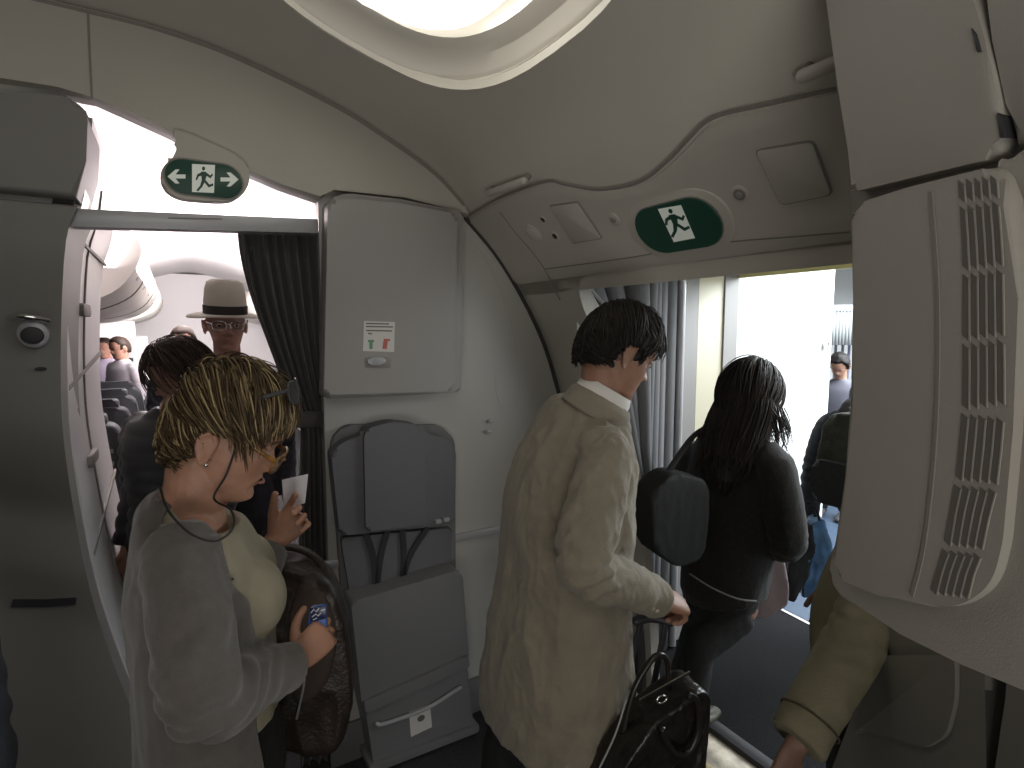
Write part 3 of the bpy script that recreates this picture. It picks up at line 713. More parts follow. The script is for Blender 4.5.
bm = bmesh.new(); F = Fr(W(1.80, 1.86, 0), VV, ZZ); rod(bm, [W(2.23, 2.03, 0), W(2.23, 2.03, 2.12)], .022, 12, 1); build('frame_tube', bm, M['alu'], bl)
# aircraft door hinge fairing
hf = empty('door_hinge', W(1.5, 1.80, 1.6), 'white hinge arm with round hole behind the blazer man\'s head', 'hinge')
Fh = Fr(W(1.50, 1.76, 1.6), UU*.8+VV*-.6, ZZ)
if Fh.n.y > 0: Fh = Fr(Fh.o, -Fh.e1, ZZ)
slab('arm_plate', Fh, [(576, 292), (582, 286), (589, 287), (612, 330), (600, 345), (585, 350), (577, 330)], jw, hf, front=.01, back=-.012, bev=.004, rnd=.01)
bm = bmesh.new(); a, b = Fh.px(586, 315, .011); prism(bm, Fh, oval(a, b, .010, .012, 14), .009, .012); build('hole', bm, M['dark'], hf)
bm = bmesh.new(); rod(bm, [hitp(590, 288, Fh.o+Fh.n*.02, Fh.n), hitp(622, 326, Fh.o-Fh.n*.03, Fh.n)], .007, 8, 1); build('strut', bm, M['alu'], hf)
# bridge frame members and walls
jbox(2.26, 2.38, 2.05, 2.12, 0, 2.12, bg, 'bridge_post', 'grey vertical post between folded canopy and cream jamb', 'post')
jbox(2.382, 2.578, 2.05, 2.12, 0, 2.12, cream, 'bridge_jamb', 'bright cream vertical jamb outside the aircraft door', 'jamb')
jbox(2.58, 2.69, 2.04, 2.12, 0, 2.12, bg, 'bridge_post', 'grey brown vertical post beside the bright white wall', 'post')
jbox(2.692, 3.66, 2.06, 2.12, 0, 2.25, jw, 'wall_bridge', kind='structure')
jbox(1.88, 3.0, -1.4, 2.15, 2.13, 2.2, mat('bridge_ceiling', (.6, .6, .56), .6), 'ceiling_bridge', kind='structure')
jbox(2.70, 2.76, -1.4, 2.05, 2.00, 2.13, mat('lintel_grey', (.35, .33, .25), .5), 'trim_6', kind='structure')
jbox(2.68, 2.70, -1.4, 2.035, 1.985, 2.02, mat('lintel_yellow', (.75, .68, .30), .5), 'trim_7', kind='structure')
jbox(7.2, 7.3, -.5, 6.0, 0, 2.6, jw, 'wall_bridge_far', kind='structure')
jbox(2.9, 7.2, -1.4, -1.3, 0, 2.6, jw, 'wall_bridge_near', kind='structure')
jbox(4.35, 7.3, 4.4, 4.5, 0, 2.6, jw, 'wall_bridge_left', kind='structure')
# floor further out, metal line
jbox(1.8, 7.3, 3.3, 6, -.06, -.012, M['jbfloor'], 'floor_bridge', kind='structure')
bm = bmesh.new(); a = P(768, 603, 3.3); p0 = hitp(760, 598, V3((0, 0, -.008)), ZZ); p1 = hitp(826, 632, V3((0, 0, -.008)), ZZ); tube(bm, [(p0, .014, .004), (p1, .014, .004)], side=V3((.5, .8, 0)), sub=1, seg=8); struct('trim_8', bm, M['chrome'])
bluef = mat('blue_floor', (.035, .06, .10), .6)
bm = bmesh.new(); d = (p1-p0).normalized(); n = V3((-d.y, d.x, 0))
prism(bm, Fr(p0-d*1.2, d, n), [(0, .01), (4.2, .01), (4.2, 2.2), (0, 2.2)], -.002, .004); struct('floor_blue', bm, bluef)
# ribbed hanging curtain + window bars in the distance
rc = empty('ribbed_blind', P(842, 330, 5.6), 'grey ribbed blind hanging at the far end of bridge', 'blind')
bm = bmesh.new(); Fb = Fr(P(843, 330, 5.6), V3((1, 0, 0)), ZZ)
a0, b0 = Fb.px(831, 308); a1, b1 = Fb.px(875, 345)
n = 14; ring_loft(bm, [[Fb.w(a0+(a1-a0)*i/(n*4), b, .02*cos(i*pi/2)) for i in range(n*4+1)] for b in (b0, b1)], cap=False, closed=False)
bo = build('slats', bm, mat('blind_grey', (.38, .40, .40), .6), rc); bo.modifiers.new('s', 'SOLIDIFY').thickness = .01
bm = bmesh.new(); prism(bm, Fb, [(a0, b0-.03), (a1, b0-.03), (a1, b0+.03), (a0, b0+.03)], -.03, .03, .005); build('head_rail', bm, M['alu'], rc)
rl = empty('railing', P(845, 365, 5.8), 'dark upright bars seen behind the distant jet bridge worker', 'railing')
Fb2 = Fr(P(843, 365, 5.8), V3((1, 0, 0)), ZZ)
for x in (836, 843, 849.5, 856, 863, 870):
    a, b0 = Fb2.px(x, 343); _, b1 = Fb2.px(x, 400); bm = bmesh.new(); rod(bm, [Fb2.w(a, b0), Fb2.w(a, b1)], .014, 8, 1); build('bar', bm, mat('bar_blue', (.16, .17, .25), .5) if x == 836 else bpy.data.materials['bar_blue'], rl)
bm = bmesh.new(); a0 = Fb2.px(833, 400); a1 = Fb2.px(875, 400); rod(bm, [Fb2.w(*a0), Fb2.w(*a1)], .02, 8, 1); build('lower_rail', bm, bpy.data.materials['bar_blue'], rl)
# small fitting on the white wall
F = Fr(W(3.5, 2.06, 1.6), UU, ZZ); a, b = F.px(824, 345)
bm = bmesh.new(); prism(bm, F, oval(a, b, .018, .03, 12), 0, .03, .004) if F.n.y < 0 else prism(bm, F, oval(a, b, .018, .03, 12), 0, .03, .004)
tag(build('wall_fitting', bm, M['chrome']), 'tiny metal door fitting on the bright white wall edge', 'fitting')
# ================================================================ PEOPLE
def lerpT(T, x, k):
    if x <= T[0][0]: return T[0][k]
    for a, b in zip(T, T[1:]):
        if x <= b[0]: t = (x-a[0])/(b[0]-a[0]); t = t*t*(3-2*t)*.4+t*.6; return a[k]+(b[k]-a[k])*t
    return T[-1][k]
HT = [(-.122, .050, .000, .012), (-.116, .070, -.02, .030), (-.105, .080, -.03, .040), (-.09, .083, -.04, .049), (-.07, .083, -.052, .056), (-.05, .086, -.065, .061), (-.03, .086, -.078, .066), (0, .086, -.092, .071), (.03, .093, -.099, .0745), (.06, .089, -.099, .075), (.085, .074, -.090, .068), (.103, .048, -.068, .050), (.113, .020, -.035, .025), (.117, .002, -.012, .004)]
def g(x, s): return exp(-(x/s)**2)
def head(bm, Mt, nose=1., lips=1., wide=1.):
    rings = []; NZ = 64; NT = 72
    for i in range(NZ+1):
        z = -.122+.239*(i/NZ); f, b, w = lerpT(HT, z, 1), lerpT(HT, z, 2), lerpT(HT, z, 3); m = (f+b)/2+.01*0; r = []
        for k in range(NT):
            t = 2*pi*k/NT; ct, st = cos(t), sin(t); e = 2/2.25
            x = m+(f-m if ct > 0 else m-b)*math.copysign(abs(ct)**e, ct); y = w*wide*math.copysign(abs(st)**e, st)
            if ct > 0:
                ay = abs(y)
                A = lerpT([(-.046, 0), (-.040, .004), (-.034, .021), (-.027, .027), (-.018, .020), (-.006, .011), (.006, .004), (.018, .002), (.03, 0)], z, 1)
                wn = lerpT([(-.04, .014), (-.03, .013), (-.015, .009), (.01, .008)], z, 1)
                x += nose*A*g(y, wn) + nose*.012*g(z+.035, .008)*g(ay-.013, .007)
                x += -.011*g(z-.004, .013)*g(ay-.032, .017) + .005*g(z-.026, .009)*g(ay-.022, .030)
                x += .004*g(z-.004, .007)*g(ay-.032, .010)
                x += lips*(.0065*g(z+.056, .0045)+.0065*g(z+.069, .005)-.003*g(z+.0625, .0018)-.004*g(z+.080, .006))*g(y, .022)
                x += .007*g(z+.100, .012)*g(y, .020)
                x += -.002*g(z+.048, .006)*g(y, .004)
                dy = .004*g(z+.022, .02)*g(ay-.050, .02); y += math.copysign(dy, y)
            r.append(Mt @ V3((x, y, z)))
        rings.append(r)
    ring_loft(bm, rings)
    for s in (-1, 1): ell(bm, Mt @ V3((.0725, s*.032, .0085)), (.0132, .0150, .0115), R=Mt.to_3x3().normalized(), seg=14)
    for s in (-1, 1):       # ears: dish, helix, lobe
        R = Mt.to_3x3()
        c = V3((-.012, s*.0768*wide, -.016))
        pts = [V3((.006, .000, -.012)), V3((.010, .004, .012)), V3((.004, .010, .028)), V3((-.010, .013, .031)), V3((-.020, .013, .018)), V3((-.018, .011, .000)), V3((-.009, .008, -.018)), V3((-.001, .004, -.029)), V3((.004, 0, -.024))]
        tube(bm, [(Mt @ (c+V3((p.x, s*p.y, p.z))), .0042) for p in pts], seg=8, sub=3)
        tube(bm, [(Mt @ (c+V3((.004, 0, -.024))), .005, .003), (Mt @ (c+V3((-.004, s*.005, 0))), .011, .0035), (Mt @ (c+V3((-.004, s*.006, .022))), .009, .0035)], side=R @ V3((1, 0, 0)), seg=10, sub=2)
        tube(bm, [(Mt @ (c+V3((-.010, s*.009, .018))), .003), (Mt @ (c+V3((-.010, s*.010, -.004))), .0035), (Mt @ (c+V3((-.002, s*.007, -.012))), .003)], seg=6, sub=3)
def eyes(Mt, root, iris=(.05, .035, .02)):
    bm = bmesh.new()
    for s in (-1, 1): ell(bm, Mt @ V3((.0725, s*.032, .004)), (.0125,)*3, seg=16)
    wh = bpy.data.materials.get('eye_white') or mat('eye_white', (.42, .38, .34), .3)
    e = build('eyes', bm, wh, root)
    bm = bmesh.new(); R = Mt.to_3x3()
    for s in (-1, 1): ell(bm, Mt @ V3((.0825, s*.032, .001)), (.0035, .006, .006), R=R, seg=12)
    build('iris', bm, bpy.data.materials.get('iris_dark') or mat('iris_dark', iris, .2), e)
def brows(Mt, root, m):
    bm = bmesh.new()
    for s in (-1, 1): tube(bm, [(Mt @ V3((x, s*y, z)), .003, .0022) for x, y, z in ((.097, .012, .024), (.096, .028, .029), (.086, .046, .025))], seg=8)
    build('eyebrows', bm, m, root)
def headM(c, fwd, up, s=1.):
    f = V3(fwd).normalized(); u = V3(up); u = (u-f*u.dot(f)).normalized(); l = u.cross(f)
    return Matrix.Translation(c) @ Matrix((f, l, u)).transposed().to_4x4() @ Matrix.Scale(s, 4)
HC = V3((-.004, 0, .0)); HR = V3((.0985, .0775, .119))
def hpt(d, k=1.): return V3((HC.x+HR.x*d.x*k, HC.y+HR.y*d.y*k, HC.z+HR.z*d.z*k))
def haircap(bm, Mt, hl, th=.012, NU=60, NV=44, jit=.003, topx=.0, back=0.):
    "closed cap lying over the scalp; outside the hair line it sinks beneath the skin"
    rings = []
    for i in range(NV+1):
        ph = pi*(i/NV)-pi/2; ph = max(min(ph, pi/2-.02), -pi/2+.02); r = []
        for k in range(NU):
            t = 2*pi*k/NU; d = V3((cos(ph)*cos(t), cos(ph)*sin(t), sin(ph)))
            p = hpt(d); a = abs(math.degrees(math.atan2(p.y, p.x))); h = lerpT(hl, a, 1)
            mk = max(0, min(1, (p.z-h)/.012+.5)); mk = mk*mk*(3-2*mk)
            tt = th*(1+topx*max(0, d.z)+back*max(0, -d.x))
            n = noise.noise(V3((d.x*3, d.y*3, d.z*3))+V3((th*900, 0, 0)))
            k_ = .86+(.14)*mk; q = hpt(d, k_)
            q += V3((d.x, d.y, d.z)).normalized()*mk*(tt+jit*n)
            r.append(Mt @ q)
        rings.append(r)
    ring_loft(bm, rings)
def strands(bm, Mt, hl, flow, n, length, lift=.014, r=.0016, steps=9, seed=1, droop=0., jitter=.25, fall=None, extra=None, th=0., topx=0., back=0., earfree=True):
    rnd = random.Random(seed); R3 = Mt.to_3x3(); made = 0; tries = 0
    down = R3.inverted() @ V3((0, 0, -1)); down.normalize()
    while made < n and tries < n*20:
        tries += 1
        z = rnd.uniform(-.9, 1); t = rnd.uniform(-pi, pi); cz_ = sqrt(max(0, 1-z*z)); d = V3((cz_*cos(t), cz_*sin(t), z))
        p = hpt(d); a = abs(math.degrees(math.atan2(p.y, p.x)))
        if p.z < lerpT(hl, a, 1)+.004: continue
        if extra and not extra(p): continue
        made += 1
        L = length(p, rnd) if callable(length) else length*rnd.uniform(.7, 1.15); st = L/steps
        pts = []; free = False; off0 = rnd.uniform(-.001, lift); jv = V3((rnd.gauss(0, jitter), rnd.gauss(0, jitter), rnd.gauss(0, jitter)))
        bo = lambda q: th*(1+topx*max(0, q.z)+back*max(0, -q.x)); cur = hpt(d)+d.normalized()*(off0*.5+bo(d)); vel = None
        for s in range(steps+1):
            pts.append(cur.copy())
            if earfree and s > 1 and abs(cur.x+.010) < .026 and abs(cur.y) > .05 and -.05 < cur.z < .020: break
            f = V3(flow(cur))+jv*.6
            dd = V3(((cur.x-HC.x)/HR.x, (cur.y-HC.y)/HR.y, (cur.z-HC.z)/HR.z)); rad = dd.length; nn = V3((dd.x/HR.x, dd.y/HR.y, dd.z/HR.z)).normalized()
            if not free:
                f = f-nn*f.dot(nn)
                if f.length < 1e-4: f = V3((0, 0, -1))
                f.normalize(); cur = cur+f*st
                dd = V3(((cur.x-HC.x)/HR.x, (cur.y-HC.y)/HR.y, (cur.z-HC.z)/HR.z)).normalized()
                tt = (s+1)/steps; cur = hpt(dd)+dd*(bo(dd)+off0*(.6+.5*sin(tt*pi)+.25*tt)+droop*tt)
                vel = f
                if fall and fall(cur): free = True
            else:
                vel = (vel*.6+down*.4+jv*.05).normalized(); cur = cur+vel*st
        if len(pts) < 3: continue
        q = [(Mt @ p_, r*(1-.75*(i/steps)**2), r*.6*(1-.6*(i/steps))) for i, p_ in enumerate(pts)]
        tube(bm, q, seg=4, sub=1, round_ends=False)
def hand(bm, w, f, n, thumb=1, s=1., curl=(.5, .6, .7, .8), tc=.5, td=None, spread=.12, ln=1.):
    "w wrist, f along the palm, n the way the palm faces, thumb = +1 when the thumb lies on the f x n side"
    f = V3(f).normalized(); n = V3(n); n = (n-f*n.dot(f)).normalized(); sd = f.cross(n)*thumb
    tube(bm, [(w-f*.03*s, .026*s, .020*s), (w, .027*s, .0185*s), (w+f*.03*s, .036*s, .017*s), (w+f*.065*s, .041*s, .0155*s), (w+f*.088*s, .040*s, .012*s)], side=sd, seg=16, sub=3)
    Ls = (.074, .082, .076, .060)
    for i in range(4):
        b = w+f*(.083-.004*abs(i-1))*s+sd*(.030-.0205*i)*s; d = (f+sd*(spread*(1.2-.8*i))).normalized(); nn = n; L = Ls[i]*s*ln; R = (.0092, .0095, .0090, .0080)[i]*s
        pts = [(b-d*.02*s, R*1.05), (b, R*1.08)]; ax = d.cross(n).normalized(); ang = 0; p = b
        c = curl[i]
        for j, fr in enumerate((.44, .31, .25)):
            ang += c*(.8, 1.1, .7)[j]; dj = Matrix.Rotation(ang, 3, ax) @ d if (Matrix.Rotation(.1, 3, ax) @ d).dot(n) > 0 else Matrix.Rotation(-ang, 3, ax) @ d
            pm = p+dj*L*fr*.5; p = p+dj*L*fr; pts.append((pm, R*(.94-.04*j))); pts.append((p, R*(1.0-.09*j)))
        tube(bm, pts, seg=10, sub=2)
    b = w+f*.022*s+sd*.022*s+n*.004*s; d = V3(td).normalized() if td is not None else (f*.65+sd*.75+n*.35).normalized()
    bend = (f*.8+n*tc*1.0-sd*.35).normalized(); p = b; pts = [(b-d*.01*s, .012*s)]
    for j, (L, R) in enumerate(((.040, .0125), (.032, .0105), (.026, .0092))):
        dj = d.lerp(bend, min(1, tc*(0, .55, 1.)[j])).normalized(); p = p+dj*L*s; pts.append((p, R*s))
    tube(bm, pts, seg=10, sub=3)
def folds(amp, sc=14., st=(1, 1, .45), seed=0., crease=.5):
    o = V3((seed*3.1, seed*1.7, seed))
    def f(co, no):
        q = V3((co.x*st[0], co.y*st[1], co.z*st[2]))*sc+o
        a = noise.noise(q+noise.noise_vector(q*.6)*.7); b = 1-2*abs(noise.noise(q*1.7+o))
        return amp*(a*(1-crease)+crease*(b-.6)*.9)
    return f
def _segd(p, a, b):
    d = b-a; t = max(0, min(1, (p-a).dot(d)/d.dot(d))); return (p-a-d*t).length
def arm_folds(pts, amp, per=.05, seed=1., near=None):
    "rings of creases that gather at the elbow; pts = shoulder, elbow, wrist"
    S, E_, Wr = [V3(p) for p in pts]
    def f(co, no):
        dE = (co-E_).length; w_ = exp(-(dE/.10)**2)
        ax = ((Wr-E_).normalized()+(E_-S).normalized()).normalized()
        q = co*9+V3((seed, seed*2, 0)); ph = (co-E_).dot(ax)/per*2*pi+5.5*noise.noise(q)+2*noise.noise(q*2.3)
        k = max(0, 1-min(_segd(co, S, E_), _segd(co, E_, Wr))/.11)
        return amp*sin(ph)*(w_+.22*min(1, k*2.5))*min(1, k*3)
    return f
def addf(*fs): return lambda c, n: sum(f(c, n) for f in fs)
SK = {}
def skin(name, col):
    if name not in SK:
        m = mat(name, col, .5, bump=.25, bscale=260, var=.12, vscale=25, spec=.4); SK[name] = m
        b = m.node_tree.nodes['Principled BSDF']; b.inputs['Subsurface Weight'].default_value = .12; b.inputs['Subsurface Radius'].default_value = (.012, .005, .003)
    return SK[name]
def person(name, label, J, skinm, top, legs, vox=.0055, bvox=.0035, S=1., hands=None, topname='jacket', legname='trousers', hairfn=None, tnodes=None, side=None, sleeve=(.070, .060, .046), tdisp=None, group=None, legr=(.095, .065, .052), shoem=None, sleeve_end=.02, body_it=2, top_it=4, neckr=(.056, .060), headkw={}, cuffs=True, hleg=1.):
    base = V3(J['base']); root = empty(name, base, label, 'person', group); Mt = J['head']
    side = V3(side) if side is not None else (V3(J['sh_r'])-V3(J['sh_l'])).normalized()
    bm = bmesh.new(); head(bm, Mt, **headkw)
    nk = V3(J['neck']); hc = Mt @ V3((-.028, 0, -.055)); hd = Mt @ V3((-.012, 0, -.09))
    tube(bm, [(nk-V3((0, 0, .06)), .07*S, .06*S), (nk, neckr[1]*S, neckr[1]*S*.95), ((nk*.5+hd*.5), neckr[0]*S, neckr[0]*S*.97), (hc, neckr[0]*S*.95, neckr[0]*S)], side=side, seg=20, sub=4)
    ch, wa, hi = V3(J['chest']), V3(J['waist']), V3(J['hip'])
    tube(bm, [(hi-V3((0, 0, .05)), .10*S, .07*S), (hi, .12*S, .08*S), (wa, .095*S, .065*S), (ch, .12*S, .07*S), (nk-V3((0, 0, .04)), .10*S, .05*S)], side=side, seg=20)
    for k in ('l', 'r'):
        sh, el, wr = V3(J['sh_'+k]), V3(J['el_'+k]), V3(J['wr_'+k])
        tube(bm, [(ch.lerp(sh, .4)+V3((0, 0, .02)), .045*S), (sh, .038*S), (sh.lerp(el, .5), .038*S), (el, .036*S), (el.lerp(wr, .4), .036*S), (wr, .027*S, .022*S)], seg=14)
        if hands and hands.get(k): hand(bm, wr, **hands[k])
        else: hand(bm, wr, f=wr-el, n=side*(1 if k == 'l' else -1), thumb=1 if k == 'r' else -1, s=S, curl=(.3, .35, .4, .45))
        kn, an = V3(J['kn_'+k]), V3(J['an_'+k]); hp = hi+side*(.09*S if k == 'r' else -.09*S)-V3((0, 0, .04))
        tube(bm, [(hp, .075*S), (hp.lerp(kn, .5), .065*S), (kn, .05*S), (kn.lerp(an, .35), .048*S), (an, .034*S)], seg=14)
    body = build('body', remesh(bm, bvox, body_it, .5), skinm, root, angle=180)
    # top garment
    bm = bmesh.new(); tube(bm, tnodes, side=side, seg=32, sub=5, pw=2.3, round_ends=False)
    D = [tdisp] if tdisp else []
    for k in ('l', 'r'):
        sh, el, wr = V3(J['sh_'+k]), V3(J['el_'+k]), V3(J['wr_'+k]); a, b, c = sleeve; e = wr+(el-wr).normalized()*sleeve_end
        tube(bm, [(sh.lerp(ch, .55)+V3((0, 0, -.01)), a*.85), (sh+(ch-sh)*.10, a*.90), (sh.lerp(el, .45), (a+b)/2), (el, b), (el.lerp(e, .5), (b+c)/2), (e, c)], seg=20, round_ends=False)
        D.append(arm_folds((sh, el, wr), (.0046 if sleeve[0] < .0745 else .0022)*S, .047, seed=len(label)))
    build(topname, remesh(bm, vox, top_it, .5, addf(*D)), top, root, angle=180)
    # trousers
    bm = bmesh.new(); tube(bm, [(hi+V3((0, 0, .06)), .155*S, .105*S), (hi-V3((0, 0, .02)), .165*S, .115*S), (hi-V3((0, 0, .10)), .150*S, .105*S)], side=side, seg=24)
    for k in ('l', 'r'):
        kn, an = V3(J['kn_'+k]), V3(J['an_'+k]); hp = hi+side*(.085*S if k == 'r' else -.085*S)-V3((0, 0, .06))
        tube(bm, [(hp, legr[0]*S), (hp.lerp(kn, .5), (legr[0]+legr[1])/2*S), (kn, legr[1]*S), (kn.lerp(an, .5), (legr[1]+legr[2])/2*S), (an-V3((0, 0, .015)), legr[2]*S)], seg=18, round_ends=False)
    build(legname, remesh(bm, vox*1.2, 3, .5, folds(.004, 16)), legs, root, angle=180)
    F_ = V3(J.get('face', V3((0, 0, 1)).cross(side)*-1)); F_.z = 0; F_.normalize()
    for k in ('l', 'r'):
        an = V3(J['an_'+k]); t = F_; p = V3((an.x, an.y, 0)); bm = bmesh.new()
        sd = t.cross(V3((0, 0, 1)))
        tube(bm, [(an+V3((0, 0, .0)), .040*S, .045*S), (p+V3((0, 0, .045)), .036*S, .05*S)], side=sd, seg=16)
        tube(bm, [(p-t*.06*S+V3((0, 0, .035)), .030*S, .033), (p+t*.04*S+V3((0, 0, .036)), .040*S, .034), (p+t*.12*S+V3((0, 0, .028)), .046*S, .026), (p+t*.185*S+V3((0, 0, .022)), .034*S, .020)], side=sd, seg=20)
        sh_ = build('shoe', remesh(bm, .006, 3), shoem or M['dark'], root, angle=180)
    return root, body
def stand(x, y, az, H=1.68, neckz=None, bow=0, lean=0, yaw=0, arms=None, S=None):
    "a plain standing skeleton; az = direction faced measured from +Y to +X, degrees"
    a = radians(az); F = V3((sin(a), cos(a), 0)); R = V3((cos(a), -sin(a), 0)); s = H/1.70; b = V3((x, y, 0)); U = V3((0, 0, 1))
    ln = F*lean
    J = dict(base=b, hip=b+U*.93*s+ln*.2, waist=b+U*1.08*s+ln*.45, chest=b+U*1.28*s+ln*.8, neck=b+U*1.445*s+ln)
    for k, q in (('l', -1), ('r', 1)):
        J['sh_'+k] = b+U*1.38*s+R*q*.17*s+ln*.95; J['el_'+k] = b+U*1.10*s+R*q*.22*s+ln*.7-F*.02; J['wr_'+k] = b+U*.86*s+R*q*.22*s+ln*.5+F*.06
        J['kn_'+k] = b+U*.50*s+R*q*.10*s+F*.02; J['an_'+k] = b+U*.09*s+R*q*.10*s
    bw = radians(bow); yw = radians(az+yaw); fy = V3((sin(yw), cos(yw), 0)); hf_ = fy*cos(bw)-U*sin(bw); hu = U*cos(bw)+fy*sin(bw)
    hcen = J['neck']+U*.135*s+F*(.02+.05*sin(bw)); J['head'] = headM(hcen, hf_, hu, s); J['face'] = F
    J['R'] = R; J['F'] = F; J['s'] = s; return J
def tn(J, rows):
    "torso rows: (height above the ground / 1.70 m body, half width, half depth) or with a point"
    out = []
    for z, a, b in rows:
        s = J['s']; pts = [J['hip'], J['waist'], J['chest'], J['neck']]; zz = z*s
        p = None
        if zz <= pts[0].z: p = V3((pts[0].x, pts[0].y, zz))
        elif zz >= pts[-1].z: p = V3((pts[-1].x, pts[-1].y, zz))
        else:
            for q0, q1 in zip(pts, pts[1:]):
                if q0.z <= zz <= q1.z: p = q0.lerp(q1, (zz-q0.z)/(q1.z-q0.z)); break
        out.append((p, a*s, b*s))
    return out
def hairroot(root, bm, m, vox=None, name='hair'):
    return build(name, bm, m, root, angle=180)
HL_SHORT = [(0, .080), (35, .075), (52, .05), (66, .028), (72, -.012), (80, -.012), (84, .030), (100, .034), (112, .0), (125, -.045), (150, -.065), (180, -.070)]
HL_BOB = [(0, .066), (35, .060), (55, .04), (68, .01), (80, .02), (90, .030), (102, .012), (115, -.04), (140, -.070), (180, -.075)]
HL_LONG = [(0, .070), (35, .062), (55, .03), (70, -.02), (90, -.06), (115, -.09), (180, -.10)]
DNK = mat('dark_navy_cloth', (.016, .018, .026), .85, bump=.4, bscale=160, var=.3, vscale=30)
BLK = mat('black_cloth', (.012, .012, .013), .85, bump=.4, bscale=180, var=.3, vscale=40)
STD = [(.80, .17, .12), (.93, .180, .125), (1.08, .160, .112), (1.22, .180, .122), (1.33, .195, .115), (1.385, .175, .092), (1.43, .10, .070), (1.455, .066, .062)]
# ---------------------------------------------------------------- woman in grey cardigan
def azv(a, z=0): return V3((sin(radians(a)), cos(radians(a)), z))
def hd(c, az, pitch, s=1., roll=0):
    p = radians(pitch); f = azv(az)*cos(p)-ZZ*sin(p); u = ZZ*cos(p)+azv(az)*sin(p)
    if roll: u = Matrix.Rotation(radians(roll), 3, f) @ u
    return headM(c, f, u, s)
J = dict(base=V3((-.53, 1.02, 0)), hip=P(222, 745, 1.02), waist=P(205, 660, 1.0), chest=P(194, 575, .98), neck=P(190, 508, .98), head=hd(P(228, 436, 1.0), 75, 24, .91), face=azv(60),
  sh_r=P(180, 552, .86), el_r=P(205, 700, .78), wr_r=P(294, 664, 1.0), sh_l=P(214, 530, 1.13), el_l=P(228, 632, 1.08), wr_l=P(274, 542, 1.24))
J['base'] = V3((J['hip'].x, J['hip'].y, 0))
R_ = V3((cos(radians(60)), -sin(radians(60)), 0)); F_ = azv(60)
for k, q in (('l', -1), ('r', 1)): J['kn_'+k] = J['base']+ZZ*.48+R_*q*.10+F_*.03; J['an_'+k] = J['base']+ZZ*.09+R_*q*.10
CARD = mat('grey_knit', (.098, .088, .080), .95, bump=.4, bscale=420, var=.10, vscale=60, sheen=.3)
SHIRT = mat('cream_knit', (.27, .245, .175), .9, bump=.4, bscale=350, var=.05, vscale=30)
sk1 = skin('skin_tan', (.40, .215, .145))
tnodes = [(P(193, 498, .975), .064, .062), (P(190, 509, .975), .085, .070), (P(187, 520, .975), .142, .084), (P(190, 536, .975), .172, .092), (P(197, 575, .98), .178, .113), (P(203, 625, .99), .17, .117), (P(205, 680, 1.0), .165, .115), (P(212, 740, 1.02), .18, .130), (P(216, 800, 1.03), .185, .135)]
hl = (J['wr_r']-J['el_r']).normalized()
root1, body1 = person('person', 'person in grey cardigan and cream top looking down, short highlighted hair', J, sk1, CARD, BLK, vox=.005, bvox=.0032, topname='cardigan', side=R_, tnodes=tnodes, sleeve=(.066, .054, .042), tdisp=folds(.005, 13, (1, 1, .5), 2),
  hands=dict(r=dict(f=V3((.55, .55, .45)), n=V3((-.35, .9, -.25)), thumb=1, s=.82, curl=(.75, .8, .85, .9), tc=.55), l=dict(f=V3((.62, .12, .70)), n=V3((.15, -1, .05)), thumb=-1, s=.90, curl=(.35, .75, .85, .9), td=V3((.10, -.1, 1)), tc=.12)), sleeve_end=.015)
# open the cardigan's front over the shirt
cg = [o for o in root1.children if o.name.startswith('cardigan')][0]
bm = bmesh.new(); bm.from_mesh(cg.data); off = wloc(cg); kill = []
tp = sorted([n[0] for n in tnodes], key=lambda p: p.z)
def axis_at(z):
    for a, b in zip(tp, tp[1:]):
        if a.z <= z <= b.z: return a.lerp(b, (z-a.z)/(b.z-a.z))
    return tp[0] if z < tp[0].z else tp[-1]
def segd(p, a, b):
    d = b-a; t = max(0, min(1, (p-a).dot(d)/d.dot(d))); return (p-a-d*t).length
for f in bm.faces:
    p = f.calc_center_median()+off; c = axis_at(p.z); d = p-c; d.z = 0
    if min(segd(p, J['el_r'], J['wr_r']), segd(p, J['sh_r'], J['el_r'])) < .062: continue
    if min(segd(p, J['el_l'], J['wr_l']), segd(p, J['sh_l'].lerp(J['el_l'], .3), J['el_l'])) < .058: continue
    an = math.degrees(math.atan2(d.dot(R_), d.dot(F_))); lim = 62 if p.z < 1.25 else min(100, 62+(p.z-1.25)*250)
    if p.z > 1.36 and d.length < .10 and d.dot(F_) > -.045 and -100 < an < 128: kill.append(f); continue
    if -min(95, 58+(max(0, p.z-1.27)*300)) < an < lim and d.dot(F_) > -.02+.0: kill.append(f)
bmesh.ops.delete(bm, geom=kill, context='FACES')
# keep the largest piece and smooth its cut edge
seen = set(); best = []
bm.verts.ensure_lookup_table()
for v in bm.verts:
    if v in seen: continue
    st = [v]; comp = []; seen.add(v)
    while st:
        q_ = st.pop(); comp.append(q_)
        for e_ in q_.link_edges:
            o_ = e_.other_vert(q_)
            if o_ not in seen: seen.add(o_); st.append(o_)
    if len(comp) > len(best): best = comp
keep = set(best); bmesh.ops.delete(bm, geom=[v for v in bm.verts if v not in keep], context='VERTS')
for it_ in range(40):
    mv = []
    for v in bm.verts:
        nb = [e_.other_vert(v) for e_ in v.link_edges if e_.is_boundary]
        if len(nb) >= 2: mv.append((v, sum((n_.co for n_ in nb), V3())/len(nb)))
    for v, c_ in mv: v.co = v.co.lerp(c_, .5)
bm.to_mesh(cg.data); bm.free()
so = cg.modifiers.new('s', 'SOLIDIFY'); so.thickness = .005; so.offset = -1
stn = [(P(195, 513, .975)+F_*.010, .070, .060), (tnodes[2][0]+F_*.01, .115, .068)]+tnodes[3:6]+[(P(207, 672, 1.0), .165, .118), (P(212, 706, 1.005), .165, .118)]
